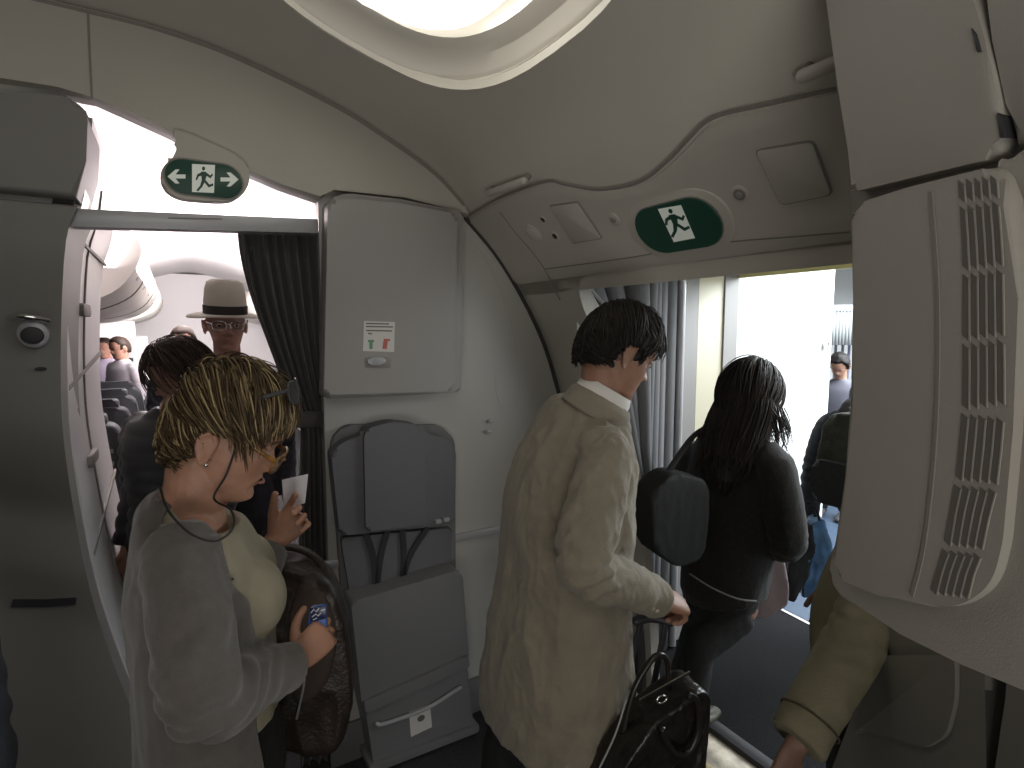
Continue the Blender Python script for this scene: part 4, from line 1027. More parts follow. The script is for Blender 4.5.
bm = bmesh.new(); tube(bm, [(p+F_*(.008 if i > 1 else .0), a*.93, b*(.965 if i > 1 else .96)) for i, (p, a, b) in enumerate(stn)], side=R_, seg=36, sub=5, pw=2.2, round_ends=False)
for s in (-1, 1): ell(bm, P(212, 590, .985)+F_*.055+R_*s*.07, (.065, .065, .075))
build('shirt', remesh(bm, .006, 6, .5, folds(.004, 12, (1, 1, .4), 5)), SHIRT, root1, angle=180)
# black cord round the neck (glasses cord)
CP = mat('cord_black', (.01, .01, .01), .6)
Mh = J['head']
# hair
bm = bmesh.new()
haircap(bm, Mh, HL_BOB, th=.009, jit=.003, topx=2.6, back=.2)
HB = hair_mat('hair_highlight', (.035, .022, .012), (.42, .32, .165), (.10, .066, .035), .5)
hr = build('hair', bm, hair_mat('hair_base', (.055, .036, .02), (.075, .05, .028)), root1, angle=180)
def flow1(p):
    # from a crown swirl high at the back: top goes forward, sides forward and down, nape down
    if p.z > .055: return V3((1.0, .7*math.copysign(min(1, abs(p.y)*18), p.y), -.05))
    if p.z > .02: return V3((1.0, 0, -.35))
    return V3((.6 if p.x > -.05 else .35, 0, -.8))
bm = bmesh.new()
strands(bm, Mh, HL_BOB, flow1, 2400, lambda p, r: (r.uniform(.02, .035) if p.z < .02 else (r.uniform(.02, .045) if p.x > .03 else r.uniform(.05, .09))), lift=.010, r=.0016, steps=8, seed=3, jitter=.14, droop=.001, th=.009, topx=2.6, back=.2)
strands(bm, Mh, [(0, .05), (60, .05), (180, .02)], lambda p: V3((1, p.y*7, .0)), 420, lambda p, r: r.uniform(.05, .09), lift=.018, r=.0018, steps=9, seed=8, jitter=.15, extra=lambda p: p.z > .06 and p.x < .04, droop=.002, th=.009, topx=2.6, back=.2)
build('strands', bm, HB, hr, angle=180)
eyes(Mh, root1); brows(Mh, root1, mat('brow_brown', (.10, .06, .035), .8))
bm = bmesh.new(); tube(bm, [(Mh @ V3((.0895, -.022, -.0625)), .0012, .002), (Mh @ V3((.0955, 0, -.0625)), .0022, .004), (Mh @ V3((.0895, .022, -.0625)), .0012, .002)], seg=8); build('lips', bm, mat('lips', (.30, .12, .09), .5), root1)
bm = bmesh.new(); ell(bm, Mh @ V3((-.004, -.083, -.043)), (.004,)*3, seg=10); build('earring', bm, M['chrome'], root1)
def head_glasses(name, label, Mt, x, z, tilt, frame_m, lens_m, sz=1., cord=None, temple_z=-.0, lensh=.019):
    root = empty(name, Mt @ V3((x, 0, z)), label, 'glasses'); T = Mt @ Matrix.Translation((x, 0, z)) @ Matrix.Rotation(radians(tilt), 4, 'Y')
    bm = bmesh.new()
    for s in (-1, 1):
        o = oval(0, 0, .026*sz, lensh*sz, 20, 3.0); pts = [T @ V3((-.010*abs((s*.034+a)/.06)**2, s*.034*sz+a, b)) for a, b in o]; pts.append(pts[0]); pts.append(pts[1]); tube(bm, [(p, .0022) for p in pts], seg=6, sub=1)
    tube(bm, [(T @ V3((.0, -.010*sz, .004)), .0022), (T @ V3((.004, 0, .006)), .0022), (T @ V3((.0, .010*sz, .004)), .0022)], seg=6, sub=2)
    build('frame', bm, frame_m, root, angle=180)
    for s in (-1, 1):
        bm = bmesh.new(); tube(bm, [(T @ V3((-.008, s*.060*sz, .008)), .0016, .004), (T @ V3((-.05, s*.074, .008+temple_z*.4)), .0016, .0038), (T @ V3((-.10, s*.078, .006+temple_z*.8)), .0016, .003), (T @ V3((-.125, s*.077, -.012+temple_z)), .0018, .003)], side=(Mt.to_3x3() @ V3((0, 1, 0))), seg=8, sub=3); build('temple', bm, frame_m, root, angle=180)
    for s in (-1, 1):
        bm = bmesh.new(); o = oval(0, 0, .025*sz, (lensh-.001)*sz, 20, 3.0)
        f = [T @ V3((-.010*abs((s*.034+a)/.06)**2+.0012, s*.034*sz+a, b)) for a, b in o]; k = [T @ V3((-.010*abs((s*.034+a)/.06)**2-.0012, s*.034*sz+a, b)) for a, b in o]; ring_loft(bm, [f, k]); build('lens', bm, lens_m, root)
    return root
TORT = mat('tortoise_frame', (.17, .08, .012), .3, var=.8, vscale=60)
CL = mat('clear_lens', (.9, .9, .9), .05, spec=.8); CL.node_tree.nodes['Principled BSDF'].inputs['Transmission Weight'].default_value = 1.0; CL.node_tree.nodes['Principled BSDF'].inputs['IOR'].default_value = 1.1
DL = mat('dark_lens', (.015, .015, .02), .08)
gl = head_glasses('eyeglasses', 'tortoiseshell reading glasses low on the nose of the person in grey cardigan', Mh, .112, -.012, 8, TORT, CL, temple_z=.022)
sg = head_glasses('sunglasses', 'black sunglasses pushed up on short highlighted hair', Mh, .086, .134, -34, M['dark'], DL, sz=1.05, temple_z=-.005, lensh=.021)
bm = bmesh.new()
e0 = Mh @ V3((-.004, -.079, .008))
cordp = [Mh @ V3((.03, -.078, .004)), Mh @ V3((.034, -.078, -.05)), Mh @ V3((.030, -.074, -.10)), P(231, 510, .90), P(233, 528, .85), P(215, 541, .815), P(190, 533, .81), P(168, 510, .83), P(160, 486, .90)]
rod(bm, cordp, .0019, 6, 6); build('neck_cord', bm, CP, gl, angle=180)
# bracelet, paper, phone
wl = J['wr_l']; dl = (J['wr_l']-J['el_l']).normalized()
bm = bmesh.new(); s_ = dl.cross(V3((0, -1, 0))).normalized(); c_ = dl.cross(s_)
tube(bm, [(wl+dl*.012+s_*.031*cos(t)+c_*.026*sin(t), .0035) for t in [i*pi/10 for i in range(21)]], seg=6, sub=1); tag(build('bracelet', bm, M['dark'], None, angle=180), 'thin dark bracelet on the raised wrist', 'bracelet')
Fp = Fr(P(296, 490, 1.275), V3((1, .1, .12)), ZZ)
slab('boarding_stub', Fp, [(282, 480), (308, 474), (305, 503), (284, 510)], mat('white_paper', (.80, .80, .86), .6), None, front=.0006, back=-.0006, bev=0); tag(bpy.context.scene.objects['boarding_stub'], 'small white paper stub held up between thumb and fingers', 'paper')
Fq = Fr(P(318, 622, 1.05), V3((1, .15, .25)), ZZ)
ph = empty('phone', P(316, 625, 1.09), 'small bright blue packet held in lowered hand of the person in cardigan', 'packet')
slab('case', Fq, [(310, 608), (326, 606), (327, 634), (306, 646)], mat('packet_blue', (.03, .11, .42), .3), ph, front=.005, back=-.005, bev=.002, rnd=.006)
slab('dark_top', Fq, [(310, 608), (326, 606), (326, 619), (310, 622)], mat('packet_navy', (.015, .025, .09), .3), ph, front=.0062, back=.004, bev=.0005, rnd=.003)
Fq2 = Fq
bm = bmesh.new()
for pts in ([(311, 613), (314, 609), (316, 612), (319, 608)], [(312, 617), (316, 614), (318, 616), (321, 613)], [(321, 611), (325, 609)], [(313, 620), (317, 618)]): line_on(bm, Fq2, pts, .002, .0004, .0066, sub=1)
build('white_scribble', bm, M['white'], ph)
# handbag on her far arm
def squash(bm, F, outline, c0, c1, amp=.006, vox=.007, seed=1, bev=.02, it=4):
    prism(bm, F, outline, c0, c1, bev, 3, True); return remesh(bm, vox, it, .5, folds(amp, 11, (1, 1, .5), seed, .7))
LBR = mat('brown_leather', (.030, .021, .017), .42, bump=.5, bscale=120, var=.35, vscale=18)
Fh1 = Fr(P(305, 640, 1.32), V3((1, .25, 0)), ZZ)
hb = empty('handbag', P(300, 738, 1.32), 'dark brown slouchy leather handbag hanging in front of grey jump seat', 'handbag')
bm = bmesh.new(); q = pxs(Fh1, [(262, 568), (290, 556), (325, 570), (342, 600), (352, 660), (350, 715), (330, 742), (290, 740), (268, 715), (262, 640)])
build('body', squash(bm, Fh1, crc(q, 3), -.07, .06, .010, .007), LBR, hb, angle=180)
bm = bmesh.new(); rod(bm, [Fh1.w(*Fh1.px(266, 585), .05), Fh1.w(*Fh1.px(268, 556), .02), Fh1.w(*Fh1.px(285, 548), -.01), Fh1.w(*Fh1.px(320, 562), .0), Fh1.w(*Fh1.px(338, 605), .04)], .009, 8, 5); build('handle', bm, LBR, hb)
bm = bmesh.new(); rod(bm, [Fh1.w(*Fh1.px(300, 700), .07), Fh1.w(*Fh1.px(308, 660), .078), Fh1.w(*Fh1.px(302, 640), .07)], .003, 6, 4); build('zip_pull', bm, M['alu'], hb)
bm = bmesh.new(); q = pxs(Fh1, crc([(300, 572), (325, 580), (338, 620), (330, 668), (300, 690), (290, 640)], 3)); prism(bm, Fh1, q, .03, .072, .02, 3); build('pocket', remesh(bm, .007, 3, .5, folds(.005, 12)), mat('brown_suede', (.06, .042, .033), .85, bump=.5, bscale=200), hb, angle=180)
# ---------------------------------------------------------------- man in beige blazer
az = 60; R_ = V3((cos(radians(az)), -sin(radians(az)), 0)); F_ = azv(az)
J = dict(base=V3((0, 0, 0)), hip=P(565, 612, 1.5), waist=P(566, 560, 1.5), chest=P(574, 485, 1.5), neck=P(600, 412, 1.49), head=hd(P(619, 353, 1.5), 72, 26, 1.0), face=F_,
  sh_r=P(609, 446, 1.34), sh_l=P(548, 436, 1.66), el_r=P(584, 566, 1.22), wr_r=P(656, 598, 1.36), el_l=P(560, 560, 1.78), wr_l=P(580, 600, 1.80))
J['base'] = V3((J['hip'].x, J['hip'].y, 0))
for k, q in (('l', -1), ('r', 1)): J['kn_'+k] = J['base']+ZZ*.48+R_*q*.11+F_*(.12*q); J['an_'+k] = J['base']+ZZ*.09+R_*q*.11+F_*(.12*q-.05)
LIN = mat('beige_linen', (.245, .215, .162), .9, bump=.6, bscale=330, var=.10, vscale=14, sheen=.2)
sk2 = skin('skin_olive', (.33, .18, .12))
tnodes = [(P(601, 394, 1.49), .070, .066), (P(598, 404, 1.49), .088, .076), (P(592, 418, 1.495), .140, .092), (P(584, 434, 1.5), .176, .105), (P(577, 458, 1.5), .195, .125), (P(567, 505, 1.5), .21, .150), (P(562, 575, 1.5), .212, .158), (P(557, 640, 1.5), .235, .178), (P(555, 690, 1.5), .255, .192), (P(555, 712, 1.5), .258, .195)]
root2, body2 = person('person', 'person in beige linen blazer with short black hair seen from behind', J, sk2, LIN, BLK, vox=.0055, bvox=.0035, topname='blazer', side=R_, tnodes=tnodes, sleeve=(.074, .067, .047), tdisp=addf(folds(.011, 8, (1, 1, .40), 4, .7), folds(.0045, 22, (1, 1, .7), 9, .6)),
  hands=dict(r=dict(f=V3((.72, .35, -.30)), n=V3((-.30, .25, -.9)), thumb=1, s=1.02, curl=(1.05, 1.1, 1.1, 1.1), tc=.9)), sleeve_end=-.005, legr=(.10, .075, .06))
# white shirt collar and blazer collar
Mh = J['head']
def collar(bm, c, n, side, ra, rb, h, th, a0, a1, flare=.01, N=30, drop=.0):
    n = V3(n).normalized(); s = V3(side); s = (s-n*s.dot(n)).normalized(); f = n.cross(s); rings = []
    for i in range(N+1):
        t = radians(a0+(a1-a0)*i/N); e = s*cos(t)*ra+f*sin(t)*rb; o = (s*cos(t)+f*sin(t)).normalized()
        rings.append([c+e+o*(-th*.5), c+e+n*h+o*(-th*.2-.004), c+e+n*h+o*(th*.5), c+e+n*(h*.4)+o*(th+flare*.6), c+e-n*drop+o*(th+flare), c+e-n*(drop-.002)+o*flare*.3])
    ring_loft(bm, rings)
nk = (P(612, 385, 1.49)-P(598, 408, 1.49))
bm = bmesh.new(); collar(bm, P(602, 397, 1.49), nk, R_, .069, .066, .030, .006, -200, 60, .006, drop=.03); build('shirt_collar', bm, mat('shirt_white', (.72, .70, .66), .8), root2, angle=60)
bm = bmesh.new(); collar(bm, P(599, 405, 1.49), nk, R_, .080, .074, .026, .007, -200, 40, .014, drop=.034); build('blazer_collar', remesh(bm, .004, 3, .5, folds(.002, 20)), LIN, root2, angle=180)
bm = bmesh.new(); wr = J['wr_r']; dr = (wr-J['el_r']).normalized(); cdn = V3((-.2, -.6, -.5))
for i in range(2): ell(bm, wr-dr*(.015+.02*i)+(V3((0, -.045, -.012))), (.007, .004, .007), seg=10)
build('cuff_button', bm, mat('button_beige', (.5, .45, .36), .4), root2, angle=180)
# centre seam and pocket flap line
HBK = hair_mat('hair_black', (.006, .005, .004), (.030, .024, .020), None, .35)
bm = bmesh.new(); haircap(bm, Mh, HL_SHORT, th=.014, jit=.003, topx=.5, back=.3); hr = build('hair', bm, hair_mat('hair_black_base', (.008, .007, .006), (.012, .01, .009)), root2, angle=180)
def flow2(p):
    if p.z > .06: return V3((.85, -.5, .0)) if p.x > .0 else V3((.1, -.6, -.5))
    return V3((-.25, 0, -1)) if p.x > -.02 else V3((.15, 0, -1))
bm = bmesh.new(); strands(bm, Mh, HL_SHORT, flow2, 2200, lambda p, r: r.uniform(.015, .03) if p.z < .03 else r.uniform(.04, .075), lift=.006, r=.0016, steps=7, seed=5, jitter=.12, th=.014, topx=.5, back=.3)
strands(bm, Mh, [(0, .07), (50, .06), (180, .3)], lambda p: V3((.6, -.5, -.3)), 120, .05, lift=.012, r=.0017, steps=7, seed=6, jitter=.2, droop=.003, th=.014, topx=.5)
build('strands', bm, HBK, hr, angle=180)
eyes(Mh, root2); brows(Mh, root2, M['dark'])
# ---- trolley case with handle
tc = empty('trolley_case', V3((P(625, 760, 1.42).x, 1.42, 0)), 'black wheeled trolley case with raised twin bar handle held by blazer wearer', 'suitcase')
bx = tc.location.x; Ft = Fr(V3((bx, 1.42, 0)), V3((.92, .39, 0)), ZZ)
SUIT = mat('black_nylon', (.014, .014, .016), .75, bump=.5, bscale=300)
bm = bmesh.new(); prism(bm, Ft, round_poly([(-.17, .05), (.17, .05), (.17, .56), (-.17, .56)], .04), -.12, .10, .03, 4, True); build('body', bm, SUIT, tc)
hand_c = J['wr_r']+V3((.075, .04, -.045))
top = hand_c; dn = V3((bx-.02, 1.42, .58)); sdv = V3((.92, .39, 0)).normalized()
for s in (-1, 1):
    bm = bmesh.new(); tube(bm, [(P(641 if s < 0 else 666, 622, 1.40), .009, .006), (P(617 if s < 0 else 648, 714, 1.40), .010, .007), (P(606 if s < 0 else 640, 760, 1.41), .010, .007)], side=sdv, sub=1, seg=10); build('handle_bar', bm, M['dark'], tc)
bm = bmesh.new(); tube(bm, [(P(636, 621, 1.40), .012), (P(652, 617, 1.41), .014), (P(670, 622, 1.40), .012)], sub=3, seg=12); build('grip', bm, M['dark'], tc)
for s in (-1, 1):
    bm = bmesh.new(); prism(bm, Fr(Ft.w(s*.13, .035, -.08), Ft.n, ZZ), oval(0, 0, .035, .035, 20), -.012, .012, .004); build('wheel', bm, M['dark'], tc)
# ---- black leather bag on the case
LBK = mat('black_croc_leather', (.016, .013, .012), .28, bump=.9, bscale=55, var=.4, vscale=30)
Fg = Fr(P(650, 720, 1.24), V3((1, .35, .0)), V3((0, 0, 1)))
lbg = empty('leather_bag', P(650, 800, 1.24), 'shiny black leather tote bag with two looped handles beside beige blazer', 'bag')
bm = bmesh.new(); q = pxs(Fg, [(596, 800), (610, 762), (640, 716), (690, 680), (699, 683), (700, 705), (697, 740), (692, 810), (660, 840), (605, 840)])
build('body', squash(bm, Fg, round_poly(q, .02), -.06, .045, .006, .006, 4, .010, 2), LBK, lbg, angle=180)
bm = bmesh.new(); line_on(bm, Fg, [(640, 700), (665, 686), (690, 672)], .005, .002, .048); build('zip', bm, M['chrome'], lbg)
for (pts, c) in (([(622, 735), (634, 690), (650, 662), (660, 655), (667, 662), (668, 685)], -.02), ([(688, 695), (697, 702), (698, 730), (688, 752), (675, 752), (665, 738), (662, 728)], .065)):
    bm = bmesh.new(); rod(bm, [Fg.w(*Fg.px(x, y, c), c) for x, y in pts], .0075, 10, 5); build('handle', bm, mat('strap_leather', (.02, .016, .014), .3) if 'strap_leather' not in bpy.data.materials else bpy.data.materials['strap_leather'], lbg, angle=180)
bm = bmesh.new(); a, b = Fg.px(661, 699, .05); tube(bm, [(Fg.w(a+.013*cos(t), b+.009*sin(t), .052), .0022) for t in [i*pi/8 for i in range(17)]], seg=6, sub=1); build('ring_clasp', bm, M['chrome'], lbg, angle=180)
bm = bmesh.new(); rod(bm, [P(626, 700, 1.22), P(615, 735, 1.20), P(596, 775, 1.19)], .0025, 6, 5); tag(build('earphone_cord', bm, mat('cord_grey', (.35, .35, .36), .5), None, angle=180), 'thin pale cord hanging down from the beige blazer over the black bag', 'cord')
# ---------------------------------------------------------------- woman in black by the door
J = stand(*[P(733, 560, 2.3)[i] for i in (0, 1)], 52, 1.58, bow=12, yaw=18)
b_ = J['base']; s = J['s']
J['head'] = hd(P(752, 393, 2.30), 74, 14, .98); J['neck'] = P(738, 430, 2.3)
J['sh_r'] = P(774, 456, 2.14); J['el_r'] = P(787, 540, 2.12); J['wr_r'] = P(765, 545, 2.35); J['sh_l'] = P(692, 452, 2.48); J['el_l'] = P(685, 535, 2.5); J['wr_l'] = P(745, 560, 2.6)
J['an_r'] = P(692, 712, 2.22); J['an_r'].z = .09; J['kn_r'] = P(700, 650, 2.22); J['an_l'] = P(680, 672, 2.5); J['an_l'].z = .09; J['kn_l'] = P(700, 620, 2.5); J['hip'] = P(722, 590, 2.32); J['waist'] = P(724, 545, 2.32); J['chest'] = P(732, 490, 2.31); J['base'] = V3((J['hip'].x, J['hip'].y, 0))
R_ = J['R']; F_ = J['F']
JKT = mat('black_wool', (.013, .012, .012), .9, bump=.6, bscale=200, var=.3, vscale=60, sheen=.1)
tnodes = [(P(740, 424, 2.3), .06, .055), (P(738, 432, 2.3), .12, .075), (P(736, 445, 2.3), .175, .10), (P(734, 480, 2.31), .205, .13), (P(728, 535, 2.32), .20, .135), (P(722, 585, 2.32), .185, .13), (P(722, 592, 2.32), .185, .13)]
root3, body3 = person('person', 'person with long dark hair and black jacket stepping out through aircraft door', J, skin('skin_brown', (.20, .115, .08)), JKT, BLK, vox=.008, bvox=.005, topname='jacket', side=R_, tnodes=tnodes, sleeve=(.085, .075, .06), tdisp=folds(.006, 9, (1, 1, .5), 3), legr=(.088, .070, .052), shoem=mat('shoe_bronze', (.045, .042, .028), .35, metal=.2), S=.95)
Mh = J['head']
HD = hair_mat('hair_dark', (.008, .006, .006), (.035, .024, .020), None, .4)
bm = bmesh.new(); haircap(bm, Mh, HL_LONG, th=.022, jit=.004, topx=.2, back=.6)
tube(bm, [(P(748, 385, 2.32), .085, .09), (P(745, 405, 2.28), .115, .09), (P(736, 430, 2.26), .125, .09), (P(728, 455, 2.22), .11, .075), (P(722, 475, 2.20), .07, .05)], side=R_, seg=24, sub=4)
hr = build('hair', remesh(bm, .007, 2, .5, folds(.006, 16, (1, 1, .35), 6)), hair_mat('hair_dark_base', (.010, .008, .007), (.014, .010, .009)), root3, angle=180)
bm = bmesh.new(); strands(bm, Mh, HL_LONG, lambda p: V3((-.35, 0, -1)) if p.x > -.02 else V3((-.2, 0, -1)), 1300, lambda p, r: r.uniform(.22, .36), lift=.014, r=.0026, steps=12, seed=9, jitter=.16, fall=lambda p: p.z < -.05, droop=.008, th=.022, topx=.2, back=.6, earfree=False)
rnd = random.Random(4)
for i in range(60):
    x = rnd.uniform(766, 784); y0 = rnd.uniform(405, 420); d = rnd.uniform(2.16, 2.26); L = rnd.uniform(15, 45)
    tube(bm, [(P(x, y0, d), .0025), (P(x+rnd.uniform(2, 8), y0+L*.6, d), .002), (P(x+rnd.uniform(-4, 14), y0+L, d), .0008)], seg=4, sub=2, round_ends=False)
secs = [(P(748, 385, 2.32), .085, .09), (P(745, 405, 2.28), .115, .09), (P(736, 430, 2.26), .125, .09), (P(728, 455, 2.22), .11, .075), (P(722, 477, 2.20), .065, .048)]
for i in range(650):
    t = rnd.uniform(0, 2*pi); dr_ = rnd.gauss(0, .12); k_ = rnd.uniform(.98, 1.07); nd = []; last = rnd.choice((3, 4, 4, 5))
    for j_, (c_, a_, b__) in enumerate(secs[:last]):
        tg = (secs[min(j_+1, 4)][0]-secs[max(j_-1, 0)][0]).normalized(); s_ = (R_-tg*R_.dot(tg)).normalized(); cc_ = tg.cross(s_); tt = t+dr_*j_*.4
        nd.append((c_+s_*a_*k_*cos(tt)+cc_*b__*k_*sin(tt), .0034-.0005*j_))
    nd.append((nd[-1][0]+(nd[-1][0]-nd[-2][0])*rnd.uniform(.2, .8)+V3((rnd.gauss(0, .008), rnd.gauss(0, .008), 0)), .0012))
    tube(bm, nd, seg=4, sub=3, round_ends=False)
build('strands', bm, HD, hr, angle=180)
eyes(Mh, root3)
bm = bmesh.new(); tube(bm, [(P(690, 574, 2.18), .004), (P(712, 588, 2.13), .004), (P(738, 599, 2.1), .004), (P(756, 601, 2.12), .004)], seg=6, sub=3); build('hem_stitching', bm, mat('denim_edge', (.14, .14, .14), .9), root3)
SB = Fr(P(675, 510, 2.1), V3((.85, .3, 0)), ZZ)
sb = empty('shoulder_bag', P(675, 565, 2.2), 'black shoulder bag on the left side of the black-jacketed person', 'bag')
bm = bmesh.new(); q = pxs(SB, [(645, 492), (668, 470), (703, 478), (704, 512), (698, 556), (672, 565), (648, 548)]); build('body', squash(bm, SB, round_poly(q, .03), -.09, .04, .0025, .008, 5), mat('bag_black', (.009, .009, .010), .7, bump=.3, bscale=150), sb, angle=180)
bm = bmesh.new(); tube(bm, [(SB.w(*SB.px(664, 478), 0), .012, .004), (P(690, 440, 2.25), .012, .004), (P(705, 428, 2.30), .012, .004)], side=V3((1, 0, 0)), seg=8); build('strap', bm, BLK, sb)
# mauve handbag + dark bag in front of her
MV = mat('mauve_leather', (.27, .215, .23), .4, bump=.3, bscale=100); Fm = Fr(P(772, 585, 2.35), V3((.9, -.3, 0)), ZZ)
mb = empty('handbag', P(770, 615, 2.35), 'small mauve handbag with dark sides held low by the doorway', 'handbag')
bm = bmesh.new(); q = pxs(Fm, [(768, 558), (783, 556), (789, 585), (787, 603), (762, 618), (750, 612), (753, 590)]); build('body', squash(bm, Fm, round_poly(q, .02), -.04, .03, .004, .006, 2, .012), MV, mb, angle=180)
bm = bmesh.new(); q = pxs(Fm, [(764, 552), (771, 553), (757, 600), (750, 614), (745, 605)]); prism(bm, Fm, q, -.05, .034, .004); build('side_panel', bm, mat('plum_dark', (.05, .03, .035), .5), mb)
bm = bmesh.new(); rod(bm, [Fm.w(*Fm.px(766, 566), .02), Fm.w(*Fm.px(768, 548), .03), Fm.w(*Fm.px(778, 546), .03), Fm.w(*Fm.px(783, 562), .02)], .006, 8, 4); build('handle', bm, MV, mb)
Fd2 = Fr(P(800, 560, 2.5), V3((.9, -.3, 0)), ZZ)
# ---------------------------------------------------------------- person with backpack further out
J = stand(*[P(884, 500, 2.85)[i] for i in (0, 1)], 62, 1.74, bow=5)
J['sh_l'] = P(826, 425, 2.95); J['el_l'] = P(813, 478, 2.95); J['wr_l'] = P(808, 520, 2.9)
root4, _ = person('person', 'person with backpack and dark blue clothes half hidden behind vent unit', J, skin('skin_olive', None), DNK, BLK, vox=.010, bvox=.007, side=J['R'], tnodes=tn(J, STD), sleeve=(.07, .06, .05), tdisp=folds(.006, 9), S=1.)
bm = bmesh.new(); haircap(bm, J['head'], HL_SHORT, th=.015); build('hair', bm, bpy.data.materials['hair_black_base'], root4, angle=180)
bkp = J['chest']-J['F']*.20
BPK = mat('olive_pack', (.030, .030, .020), .8, bump=.5, bscale=150, var=.5, vscale=15); bp_ = empty('backpack', V3((bkp.x, bkp.y, 1.0)), 'bulky black and olive backpack worn in the bright doorway', 'backpack')
Fk = Fr(P(848, 450, 2.66), J['R'], ZZ)
bm = bmesh.new(); a = Fk.px(822, 470); prism(bm, Fk, round_poly([(a[0], Fk.px(830, 500)[1]), (a[0]+.40, Fk.px(830, 500)[1]), (a[0]+.38, Fk.px(830, 407)[1]), (a[0]+.06, Fk.px(830, 410)[1])], .06), -.12, .10, .05, 3, True); build('main_compartment', remesh(bm, .009, 3, .5, folds(.008, 10, (1, 1, 1), 2, .6)), BPK, bp_, angle=180)
bm = bmesh.new(); z0, z1 = Fk.px(830, 495)[1], Fk.px(830, 455)[1]; prism(bm, Fk, round_poly([(a[0]+.04, z0), (a[0]+.34, z0), (a[0]+.34, z1), (a[0]+.04, z1)], .04), .08, .15, .03, 3); build('front_pocket', bm, BLK, bp_)
for s_ in (.07, .30):
    bm = bmesh.new(); z2 = Fk.px(830, 412)[1]; tube(bm, [(Fk.w(a[0]+s_, z2, -.02), .022, .006), (Fk.w(a[0]+s_, z2+.06, -.12), .022, .006), (Fk.w(a[0]+s_, z2-.1, -.30), .022, .006)], side=J['R'], seg=8); build('strap', bm, BLK, bp_)
BLB = mat('blue_bag_cloth', (.05, .13, .26), .5, var=.5, vscale=12); Fz = Fr(P(812, 560, 2.78), V3((.9, -.2, 0)), ZZ)
tb = empty('tote_bag', P(812, 600, 2.78), 'blue and black tote bag carried low beside the right vent unit', 'bag')
bm = bmesh.new(); q = pxs(Fz, [(806, 520), (822, 516), (830, 540), (829, 580), (815, 592), (800, 596), (803, 555)]); build('body', squash(bm, Fz, round_poly(q, .02), -.06, .05, .010, .008, 7, .02), BLB, tb, angle=180)
bm = bmesh.new(); q = pxs(Fz, [(800, 524), (810, 520), (813, 545), (806, 575), (792, 599), (783, 596), (788, 550)]); build('dark_panel', squash(bm, Fz, round_poly(q, .02), -.05, .055, .008, .008, 8, .02), BLK, tb, angle=180)
for c in (-.03, .04):
    bm = bmesh.new(); rod(bm, [Fz.w(*Fz.px(802, 528), c), Fz.w(*Fz.px(806, 506), c), Fz.w(*Fz.px(813, 506), c), Fz.w(*Fz.px(819, 525), c)], .006, 8, 4); build('handle', bm, BLK, tb)
# ---------------------------------------------------------------- distant worker
J = stand(*[P(839, 400, 5.0)[i] for i in (0, 1)], 225, 1.48, bow=30)
root5, _ = person('person', 'distant person in grey vest with dark hair out on jet bridge', J, skin('skin_olive', None), mat('grey_vest', (.12, .12, .15), .8), BLK, vox=.012, bvox=.008, side=J['R'], tnodes=tn(J, STD), S=.9)
bm = bmesh.new(); haircap(bm, J['head'], HL_SHORT, th=.022, jit=.008, topx=.8); build('hair', bm, bpy.data.materials['hair_black_base'], root5, angle=180)
# ---------------------------------------------------------------- man with hat beyond the curtain
J = stand(*[P(226, 400, 2.5)[i] for i in (0, 1)], 150, 1.80, bow=8)
J['head'] = hd(P(226, 324, 2.45), 148, 6, 1.0); hm = J['head']; J['neck'] = P(230, 378, 2.48)
dx = P(226, 400, 2.5)
root6, _ = person('person', 'person in dark coat wearing a cream brimmed hat beyond the curtain', J, skin('skin_pink', (.36, .19, .14)), DNK, BLK, vox=.010, bvox=.006, side=J['R'], tnodes=tn(J, [(z*1.0, a, b) for z, a, b in STD]), tdisp=folds(.008, 9), topname='coat')
eyes(hm, root6); gm = head_glasses('eyeglasses', 'thin wire eyeglasses on the person in cream hat', hm, .100, .002, 0, M['chrome'], CL)
HATM = mat('cream_felt', (.48, .45, .38), .85, bump=.3, bscale=200)
hat = None
def hat_r(bm, rows, n=40, pinch=0, thick=None):
    rings = []
    for (z, rx, ry, cx) in rows:
        rings.append([hm @ V3((cx+rx*cos(2*pi*i/n), ry*sin(2*pi*i/n), z-(pinch*exp(-((sin(2*pi*i/n))/.5)**2)*max(0, cos(2*pi*i/n)) if z > .2 else 0)+(.006*cos(4*pi*i/n) if rx > .12 else 0))) for i in range(n)])
    ring_loft(bm, rings)
bm = bmesh.new(); hat_r(bm, [(.036, .098, .082, 0), (.050, .100, .084, 0), (.10, .100, .084, 0), (.15, .094, .078, 0), (.178, .086, .070, 0), (.190, .070, .052, 0), (.176, .040, .02, 0)], pinch=.01); hat = build('hat', bm, HATM, root6, angle=60)
bm = bmesh.new(); hat_r(bm, [(.036, .098, .082, 0), (.038, .120, .105, 0), (.034, .160, .148, 0), (.036, .163, .151, 0), (.041, .160, .148, 0), (.044, .120, .105, 0), (.046, .1, .084, 0)]); build('brim', bm, HATM, hat, angle=60)
bm = bmesh.new(); hat_r(bm, [(.046, .1, .084, 0), (.046, .1035, .0875, 0), (.082, .1035, .0875, 0), (.082, .1, .084, 0)]); build('hat_band', bm, mat('hat_band', (.02, .016, .015), .7), hat, angle=60)
